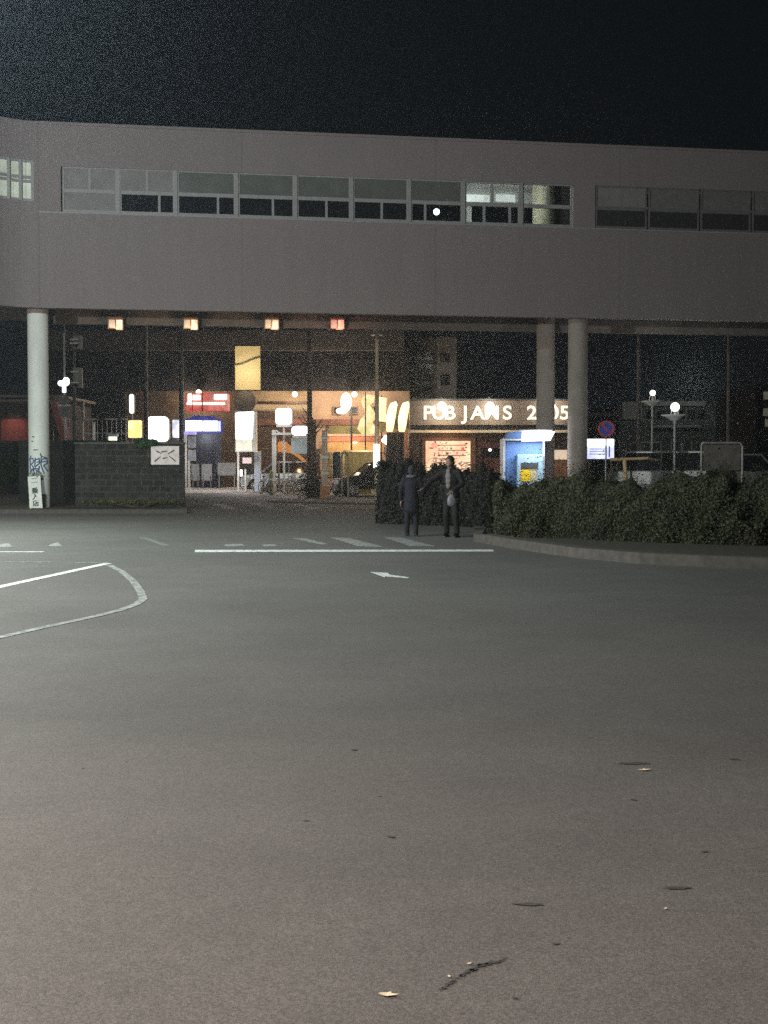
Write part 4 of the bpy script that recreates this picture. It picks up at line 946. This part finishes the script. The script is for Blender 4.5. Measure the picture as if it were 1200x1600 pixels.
leaves(mb, 1500, lambda r: (Vector((r.gauss(0, .22), r.gauss(0, .22), abs(r.gauss(0, .7)))), Vector((0, -1, .3))), .03, .07, rnd); mb.build('sucker_leaves', LEAFB, t, fix=False)
# pale post pair and clutter
f = Fr(507, 57); t = thing('gate_post', 'pale banded gate post right of the brown tree trunk', 'post', f.loc)
mb = MB(); f.box(mb, 503, 672, 508, 777, 0, .15); f.box(mb, 508.6, 668, 511.6, 777, .03, .18); mb.build('post', mat('pale_gate', (.36, .30, .24), .6, var=.35, scale=6), t)
f.box(MB(), 500, 760, 514, 779, -.08, .25).build('base', mat('orange_base', (.3, .13, .06), .7), t)
mb = MB(); f.box(mb, 501, 683, 514, 686, -.03, 0); f.box(mb, 500, 712, 513, 716, -.04, 0); f.box(mb, 502, 738, 513, 741, -.03, 0); mb.build('band', STEEL, t)
# white canopy beam over shop
f = Fr(560, 78); t = thing('canopy', 'long thin white canopy edge above a pink band before the warm shops', 'canopy', f.loc)
f.box(MB(), 508, 678, 612, 681.5, -.3, 1.5).build('edge', mat('white_edge', (.75, .62, .52), .6), t)
f.box(MB(), 508, 682, 606, 690, -.2, 1.4).build('band', mat('pink_band', (.45, .2, .15), .7, var=.2), t)
f.box(MB(), 509, 690, 511, 999, 0, .1).build('post', STEEL, t); f.box(MB(), 608, 690, 610, 999, 0, .1).build('post', STEEL, t)
f = Fr(540, 77); lamp('POINT', 'canopy_lamp', (f.X, 76, f.z(694)), 320, (1, .68, .36), .2)
# lamp cluster big
f = Fr(541, 74); t = thing('double_lamp', 'bright white two headed lamp over the peach wall', 'lamp', f.loc)
MB().cyl((.3, .1, 0), (.3, .1, f.z(640)), .05, n=10).build('post', DARKM, t)
MB().sphere((f.x(541), 0, f.z(628)), .36, sc=(.9, .7, 1.5)).build('globe', WG, t); MB().sphere((f.x(534), 0, f.z(642)), .22, sc=(1.5, .7, .8)).build('globe', WG, t)
lamp('POINT', 'double_lamp_light', (-.2, -.9, f.z(630)), 760, (1, .80, .56), .3, t)
# yellow illuminated leafy banners and the two tall glowing banners
f = Fr(580, 73); t = thing('banner', 'ragged yellow cream lit banner crossed by a thin dark pole', 'banner', f.loc)
YB = emit('yellow_banner_glow', (1, .86, .42), .95, .5, 2.2, (.75, .65, .18))
mb = MB(); P = [(571, 616), (586, 618), (584, 628), (578, 634), (584, 640), (588, 652), (582, 660), (588, 668), (584, 678), (566, 679), (558, 670), (563, 655), (572, 646), (566, 634), (564, 624)]
mb.prism([(f.x(a_), f.z(b_)) for a_, b_ in P], 0, .08); mb.build('cloth', YB, t)
MB().cyl((f.x(571), -.1, 0), (f.x(571), -.1, f.z(612)), .035, n=8).build('staff', DARKM, t)
f = Fr(596, 74); t = thing('banner', 'pale lit banner between the beige pole and the two glowing banners', 'banner', f.loc)
mb = MB(); mb.prism([(f.x(a_), f.z(b_)) for a_, b_ in ((592, 620), (604, 622), (603, 645), (606, 660), (592, 658))], 0, .08); mb.build('cloth', YB, t)
f.box(MB(), 593, 661, 601, 675, 0, .05).build('olive_panel', OLIVE, t)
MB().cyl((0, .12, 0), (0, .12, f.z(618)), .035, n=8).build('staff', DARKM, t)
BG2 = emit('banner_core_glow', (1, .9, .55), 2.2, .35, 1.1, (1, .72, .25))
for a_, lab in ((0, 'left of two slanting bright yellow white banners beside the bar sign'), (19, 'right of two slanting bright yellow white banners beside the bar sign')):
    f = Fr(612 + a_, 67); t = thing('glowing_banner', lab, 'banner', f.loc, 0, 'glowing banners beside the bar sign')
    pts = [(604 + a_, 674), (603 + a_, 655), (606 + a_, 640), (610 + a_, 630), (619 + a_, 627), (621 + a_, 632), (618 + a_, 650), (615 + a_, 668), (613 + a_, 675)]
    pts = [(f.x(p), f.z(q)) for p, q in pts]; MB().prism(pts, -.12, .12).build('cloth', BG2, t, bevel=.04)
    MB().cyl((f.x(621 + a_), .16, 0), (f.x(621 + a_), .16, f.z(626)), .03, n=8).build('staff', DARKM, t)
    if a_: lamp('POINT', 'banner_lamp', (.0, -.9, f.z(650)), 160, (1, .78, .35), .2, t)
f = Fr(604, 70); t = thing('wall_lamp', 'cluster of small white lamps on a short post under the glowing banners', 'lamp', f.loc)
mb = MB()
for px, py, r_ in ((600, 688, .14), (605, 691, .15), (610, 692, .11), (603, 683, .12)): mb.sphere((f.x(px), 0, f.z(py)), r_, 12, 8)
mb.build('globe', WG, t); MB().cyl((0, .1, 0), (0, .1, f.z(692)), .05, n=8).build('post', DARKM, t)
f.box(MB(), 600, 698, 612, 713, .02, .08).build('small_sign', mat('pinkish_grey_sign', (.40, .30, .28), .6), t)
f = Fr(634, 67); o = f.box(MB(), 631.5, 676, 638, 999, 0, .3).build('brick_pier', mat('pink_pier', (.30, .14, .11), .8, var=.25), None, f.loc); tag(o, 'reddish pier at the left corner of the bar below the banners', 'pier')
f = Fr(618, 68); o = f.box(MB(), 604, 676, 631, 999, .3, .7).build('dark_doorway', mat('doorway_dark', (.02, .014, .014), .7), None, f.loc); tag(o, 'dark panelled doorway between the small lamps and the reddish pier', 'doorway')
# arch barrier
f = Fr(540, 59); t = thing('bicycle_barrier', 'pale metal arch barrier left of the dark car', 'barrier', f.loc)
MB().tube([(f.x(544), 0, 0), (f.x(543), 0, f.z(712)), (f.x(540), .1, f.z(707)), (f.x(535), .4, f.z(707)), (f.x(533), .6, f.z(714)), (f.x(534), .6, 0)], .045, 10).build('rail', mat('khaki_metal', (.30, .26, .16), .6, .2), t)
f = Fr(527, 62); t = thing('vending_cabinet', 'dark rounded cabinet between the gate post and the arch barrier', 'cabinet', f.loc)
MB().box(f.x(519), f.x(533), 0, .7, .02, f.z(706)).build('casing', mat('dark_grey_cabinet', (.06, .06, .07), .5, var=.3), t, bevel=.12)
MB().box(f.x(520.5), f.x(531.5), -.015, -.001, f.z(735), f.z(714)).build('panel', DARKM, t)
f = Fr(577, 64); t = thing('low_awning', 'olive awning with a pale edge above the dark car', 'awning', f.loc)
f.box(MB(), 536, 703.5, 583, 706, -.1, 1.2).build('edge', mat('cream_ledge', (0, 0, 0)), t); mb = MB(); f.box(mb, 540, 706.5, 580, 999, .9, 1.0); mb.build('back', OLIVE, t)
lamp('POINT', 'awning_lamp', (-.3, -.5, f.z(708)), 60, (1, .75, .45), .15, t)  # added fill light for the shutters and dark car, no fixture

# ================================================================== CARS AND BICYCLES
def car(label, loc, rz, L=4.2, H=1.5, Wd=1.7, body=None, van=False, cat='car', name='parked_car', lights=None):
    t = thing(name, label, cat, loc, rz); r = .31; wx = (L * .31, -L * .30); hw = Wd / 2; belt = H * .60
    def arch(cx): return [(cx + (r + .05) * math.cos(a), r + (r + .05) * math.sin(a)) for a in [math.pi * k / 8 for k in range(0, 9)]]
    fr_ = L / 2
    prof = [(-fr_, .35), (-fr_, .25)]
    prof += [(p[0], p[1]) for p in arch(wx[1])[::-1]] + [(p[0], p[1]) for p in arch(wx[0])[::-1]]
    prof += [(fr_ - .08, .22), (fr_, .34), (fr_, .58), (fr_ - .12, belt - .12 if not van else belt - .05), (L * .24 if not van else L * .40, belt + .0), (-fr_ + .1, belt + .04), (-fr_ - .0, belt - .1)]
    prof = [(x, max(z, .2)) for x, z in prof]
    n = len(prof); vs = [(x, -hw * (.97 if z > .5 else 1), z) for x, z in prof] + [(x, hw * (.97 if z > .5 else 1), z) for x, z in prof]
    mb = MB().add(vs, [tuple(range(n)), tuple(range(2 * n - 1, n - 1, -1))] + [(i, n + i, n + (i + 1) % n, (i + 1) % n) for i in range(n)])
    bd = mb.build('body', body, t, bevel=.035)
    b0, b1 = (L * .24, -fr_ + .12) if not van else (L * .42, -fr_ + .06); t0, t1 = (L * .06, -L * .36) if not van else (L * .27, -fr_ + .22)
    hw0, hw1 = hw * .94, hw * .78
    q = [(b0, hw0, belt), (b0, -hw0, belt), (b1, -hw0, belt), (b1, hw0, belt), (t0, hw1, H - .06), (t0, -hw1, H - .06), (t1, -hw1, H - .06), (t1, hw1, H - .06)]
    MB().add(q, [(0, 1, 2, 3), (4, 7, 6, 5), (0, 4, 5, 1), (1, 5, 6, 2), (2, 6, 7, 3), (3, 7, 4, 0)]).build('window_glass', DGLASS, t)
    rf = MB().box(t1 - .04, t0 + .04, -hw1 - .02, hw1 + .02, H - .075, H); 
    for i, j in ((0, 4), (1, 5), (2, 6), (3, 7)): rf.cyl(q[i], q[j], .045, .04, 8)
    for sg in (1, -1): xm = (b0 + b1) / 2 - .1; rf.cyl((xm, sg * (hw0 + .005), belt), (xm, sg * (hw1 + .005), H - .05), .035, n=8)
    rf.build('roof', body, t, bevel=.03)
    for wxx in wx:
        for sg in (1, -1):
            w_ = MB().cyl((wxx, sg * (hw - .19), r), (wxx, sg * (hw + .01), r), r, n=28).build('wheel', RUBBER, t)
            h = MB()
            for k in range(7): a_ = 2 * math.pi * k / 7; h.cyl((wxx + .04 * math.cos(a_), sg * (hw + .018), r + .04 * math.sin(a_)), (wxx + .19 * math.cos(a_), sg * (hw + .018), r + .19 * math.sin(a_)), .028, .034, 6)
            h.torus((wxx, sg * (hw + .012), r), .20, .016, n=24, m=6); h.cyl((wxx, sg * (hw + .0), r), (wxx, sg * (hw + .035), r), .05, n=12)
            h.build('rim', mat('alloy_rim', (.65, .6, .55), .35, .6), w_)
    for sg in (1, -1):
        MB().sphere((fr_ - .07, sg * (hw - .28), .66 if not van else .75), .13, 12, 8, (.6, 1.4, .7)).build('headlight', mat('headlight_glass', (.75, .75, .75), .15, spec=.6), t)
        MB().box(-fr_ - .02, -fr_ + .03, sg * (hw - .14) - .1, sg * (hw - .14) + .1, .68, .9).build('tail_light', mat('tail_red', (.35, .02, .02), .3), t)
        MB().sphere((b0 - .25, sg * (hw + .08), belt + .10), .09, 10, 8, (.7, 1.2, .8)).build('mirror', body, t)
    MB().box(fr_ + .0, fr_ + .02, -.4, .4, .40, .55).build('grille', BLACKP, t); MB().box(fr_ + .021, fr_ + .03, -.165, .165, .26, .37).build('number_plate', WHITEP, t)
    return t
DC = mat('dark_car_paint', (.02, .016, .018), .25, .2, var=.05, spec=.6); SC = mat('silver_car_paint', (.42, .45, .50), .3, .4, var=.05, spec=.6); WC = mat('white_car_paint', (.26, .26, .25), .3, var=.05, spec=.6)
car('dark compact car parked behind the left end of the shrubs, front wheel showing', (X_(585, 60.5), 61.5, 0), R(180 + 14), 3.9, 1.62, 1.66, DC)
car('silver blue car parked behind the bicycles under the booth', (X_(436, 72), 72.6, 0), R(178), 4.3, 1.66, 1.7, SC)
car('white van parked furthest left behind the hedge, its pale roof showing', (X_(1036, 54), 55, 0), R(160), 4.4, 2.06, 1.75, WC, True, 'van', 'parked_van')
car('white van parked behind the framed board on the right', (X_(1150, 57), 58, 0), R(12), 4.4, 1.98, 1.75, WC, True, 'van', 'parked_van')
car('dark red car between the two white vans beyond the hedge', (X_(1098, 66), 67, 0), R(170), 4.1, 1.9, 1.7, mat('red_car_paint', (.2, .03, .03), .3, spec=.6), True)
def bike(label, loc, rz, fm):
    t = thing('bicycle', label, 'bicycle', loc, rz, 'bicycles parked in front of the booth'); r = .32
    for x in (-.52, .52):
        w_ = MB().torus((x, 0, r + .02), r, .02).build('wheel', RUBBER, t); s_ = MB()
        for k in range(10): a_ = math.pi * 2 * k / 10; s_.cyl((x, 0, r + .02), (x + (r - .01) * math.cos(a_), 0, r + .02 + (r - .01) * math.sin(a_)), .004, n=4)
        s_.build('spokes', STEEL, w_)
    a_, b_, c_, d_ = (-.52, 0, .34), (-.12, 0, .30), (-.22, 0, .78), (.36, 0, .80)
    m_ = MB().tube([a_, b_, d_], .018).tube([b_, c_, d_], .018).tube([a_, c_], .014).tube([(.52, 0, .34), d_, (.32, 0, .98)], .018); m_.build('frame', fm, t)
    MB().tube([(.28, -.26, 1.0), (.34, -.12, 1.03), (.34, .12, 1.03), (.28, .26, 1.0)], .013).build('handlebar', STEEL, t)
    MB().sphere((-.25, 0, .88), .1, 12, 8, (1.3, .8, .4)).cyl((-.22, 0, .76), (-.25, 0, .87), .014).build('saddle', BLACKP, t)
    bk = MB()
    for z in (.82, .90, .98): bk.torus((.52, 0, z), .15, .008, axis='z', n=16, m=5)
    for k in range(10): q = 2 * math.pi * k / 10; bk.cyl((.52 + .13 * math.cos(q), .13 * math.sin(q), .78), (.52 + .15 * math.cos(q), .15 * math.sin(q), .98), .005, n=4)
    bk.build('basket', STEEL, t)
    return t
b0 = bike('bicycle with a wire basket nearest the pale booth post', (X_(440, 64), 64, 0), R(25), SC)
for k, (px, Y, a_, lab) in enumerate(((460, 64.5, 40, 'bicycle in the middle of the row under the low light box'), (415, 65.5, 70, 'bicycle beside the tall blue grey cabinet'), (524, 60.5, 10, 'bicycle between the gate post and the arch barrier'), (474, 63.5, 55, 'bicycle closest to the brown tree trunk'))):
    c_ = copy_tree(b0); c_.location = (X_(px, Y), Y, 0); c_.rotation_euler.z = R(a_); c_['label'] = lab
f = Fr(424, 63); t = thing('bollard', 'olive yellow bollard in front of the silver blue car', 'bollard', f.loc)
MB().cyl((0, 0, 0), (0, 0, f.z(738)), .10, n=16).sphere((0, 0, f.z(738)), .10).build('post', mat('olive_yellow', (.30, .27, .10), .6), t); MB().cyl((0, 0, .7), (0, 0, .8), .104, n=16).build('band', WHITEP, t)

# ================================================================== RIGHT SIDE
f = Fr(947, 46); t = thing('no_parking_sign', 'round blue no parking sign with red ring and slash right of the grey pillar', 'sign', f.loc)
zc = f.z(670); rr = .30
MB().cyl((0, .04, 0), (0, .04, zc + .3), .03, n=10).build('post', GREYM, t)
MB().cyl((0, -.01, zc), (0, .01, zc), rr * .86, n=32).build('disc', mat('sign_blue', (.04, .09, .42), .5), t)
mb = MB(); mb.torus((0, -.012, zc), rr * .88, .035, n=32, m=6)
Mx = Matrix.Translation((0, 0, zc)) @ Matrix.Rotation(R(45), 4, 'Y'); mb.box(-rr * .85, rr * .85, -.022, -.011, -.03, .03, Mx); mb.build('red_ring', mat('sign_red', (.48, .06, .05), .5), t)
f, t = lit_box('vending_sign', 'bluish white lit notice case with dark print right of the grey pillar', 917, 686, 959, 717, 52, emit('case_glow', (.55, .58, 1), .9, .2, 2, (.75, .78, 1)), posts=False, e=9, lc=(.8, .85, 1), framem=DARKM, bev=.01)
f.box(MB(), 917, 686, 959, 696, -.12, -.055).build('tube_light', emit('case_tube', (.95, .97, 1), 3.5), t, bevel=.02)
mb = MB()
for a_, b_ in ((701, 702), (705, 705.8), (709, 710)): f.box(mb, 921, a_, 948, b_, -.062, -.052)
f.box(mb, 951, 697, 953, 714, -.065, -.052); mb.build('print', mat('blue_print', (.08, .08, .25), .6), t)
mb = MB()
for q in (920, 955): mb.box(f.x(q), f.x(q + 2), .05, .15, 0, f.z(717))
mb.build('leg', DARKM, t)
def globe_lamp(px, py, Y, label, e, discy):
    f = Fr(px, Y); t = thing('globe_lamp', label, 'street lamp', f.loc, 0, 'globe lamps in the car park'); z = f.z(py)
    MB().cyl((0, 0, 0), (0, 0, z - .5), .055, n=12).build('post', GREYM, t)
    MB().sphere((0, 0, z), .165 if e > 30 else .13).build('globe', emit('lamp_globe_glow', (1, 1, .95), 120), t)
    z2 = f.z(discy); n = 28; mb = MB()
    prof = [(.06, -.22), (.2, -.16), (.32, -.06), (.50, .0), (.50, .02), (.30, -.02), (.16, -.10)]
    vs = [(r_ * math.cos(2 * math.pi * i / n), r_ * math.sin(2 * math.pi * i / n), z2 + dz) for r_, dz in prof for i in range(n)]
    mb.add(vs, [(j * n + i, j * n + (i + 1) % n, (j + 1) * n + (i + 1) % n, (j + 1) * n + i) for j in range(len(prof) - 1) for i in range(n)], True)
    mb.build('reflector_dish', mat('white_dish', (.8, .8, .78), .4), t)
    mb = MB()
    for a_ in range(3): q = 2.1 * a_ + .5; mb.cyl((.2 * math.cos(q), .2 * math.sin(q), z2 - .1), (.12 * math.cos(q), .12 * math.sin(q), z - .1), .015, n=6)
    mb.cyl((0, 0, z - .55), (0, 0, z - .2), .05, n=10); mb.build('bracket', STEEL, t)
    return t
globe_lamp(1054, 636, 47, 'nearer and brighter white globe lamp with a dish collar', 110, 649)
globe_lamp(1019, 614, 58, 'further white globe lamp, higher and to the left of the brighter one', 28, 627)
f = Fr(1040, 112); t = thing('station_building', 'faint grey two storey building beyond the car park lamps', 'building', f.loc)
GW2 = mat('far_grey_wall', (.10, .11, .11), .8, var=.2, scale=.5)
f.box(MB(), 966, 632, 1150, 999, 0, 15).build('wall', GW2, t)
mb = MB(); f.box(mb, 1005, 627, 1102, 634, -.8, 0); f.box(mb, 1020, 664, 1095, 668, -.8, 0); mb.build('balcony_slab', mat('far_pale_slab', (.30, .32, .31), .8), t)
f.box(MB(), 972, 628, 1003, 655, -.5, -.05).build('pale_block', mat('far_pale_block', (.24, .25, .22), .8), t)
for k in range(6): f.box(MB(), 1010 + k * 16, 641, 1021 + k * 16, 655, -.06, -.01).build('window', DGLASS, t)
lamp('POINT', 'far_yard_lamp', (0, -9, 8), 260, (1, 1, .92), .3, t)
f = Fr(930, 90); t = thing('shed', 'small dark shed with a pale roof edge behind the no parking sign', 'building', f.loc)
f.box(MB(), 908, 650, 965, 999, 0, 4).build('wall', DARKW, t); f.box(MB(), 905, 645, 968, 650, -.4, 4.4).build('roof', GREYW, t)
f = Fr(1230, 75); t = thing('office_building', 'dark building at the right edge with dim yellow lit windows', 'building', f.loc)
f.box(MB(), 1180, 600, 1400, 999, 0, 9).build('wall', DARKW, t)
for a_, b_ in ((1192, 612), (1192, 638), (1195, 655)): f.box(MB(), a_, b_, a_ + 8, b_ + 12, -.05, .0).build('window', emit('dim_window', (.5, .45, .22), .10, .5, 2), t)
f = Fr(980, 42); t = thing('guard_rail', 'tan rail on a short post just above the hedge beside the lit notice case', 'rail', f.loc)
TAN = mat('tan_rail', (.55, .36, .18), .6, var=.25)
mb = MB(); mb.cyl((f.x(953), 0, f.z(718)), (f.x(1012), 0, f.z(716)), .05, n=10); mb.cyl((f.x(1012), 0, f.z(716)), (f.x(1030), .3, f.z(719)), .04, n=8); mb.build('rail', TAN, t)
MB().cyl((f.x(976), 0, f.z(719)), (f.x(981), 0, 0), .07, .05, 10).build('post', TAN, t)
f = Fr(1128, 31); t = thing('framed_board', 'grey board in a rounded pale pipe frame standing behind the hedge at the right', 'sign', f.loc)
MB().tube([(f.x(1096), 0, 0), (f.x(1096), 0, f.z(696)), (f.x(1098), 0, f.z(692)), (f.x(1156), 0, f.z(692)), (f.x(1160), 0, f.z(697)), (f.x(1160), 0, 0)], .028, 10).build('frame', mat('pipe_frame', (.20, .18, .16), .5, .2), t)
f.box(MB(), 1099, 695, 1157, 735, .0, .02).build('board', mat('dull_grey_board', (.075, .065, .06), .7, var=.35, scale=5), t)
f = Fr(1060, 80); t = thing('car_park_fence', 'pale low rail fence at the back of the car park', 'fence', f.loc)
mb = MB(); f.box(mb, 965, 704, 1100, 706, 0, .05); f.box(mb, 965, 690, 1030, 692, 0, .05)
for i in range(9): f.box(mb, 968 + i * 16, 690, 969.5 + i * 16, 999, .05, .1)
mb.build('rails', STEEL, t)

# ================================================================== NIGHT AIR
HZ = MB().box(-70, 70, -25, 135, -1, 22).build('haze', None or bpy.data.materials.new('night_air'))
hm_ = bpy.data.materials['night_air']; hm_.use_nodes = True; hn = hm_.node_tree.nodes; hn.remove(hn['Principled BSDF'])
pv = hn.new('ShaderNodeVolumePrincipled'); pv.inputs['Density'].default_value = .0009; pv.inputs['Color'].default_value = (.80, .90, 1, 1); pv.inputs['Anisotropy'].default_value = .86
hm_.node_tree.links.new(pv.outputs[0], hn['Material Output'].inputs['Volume'])
HZ['kind'] = 'stuff'
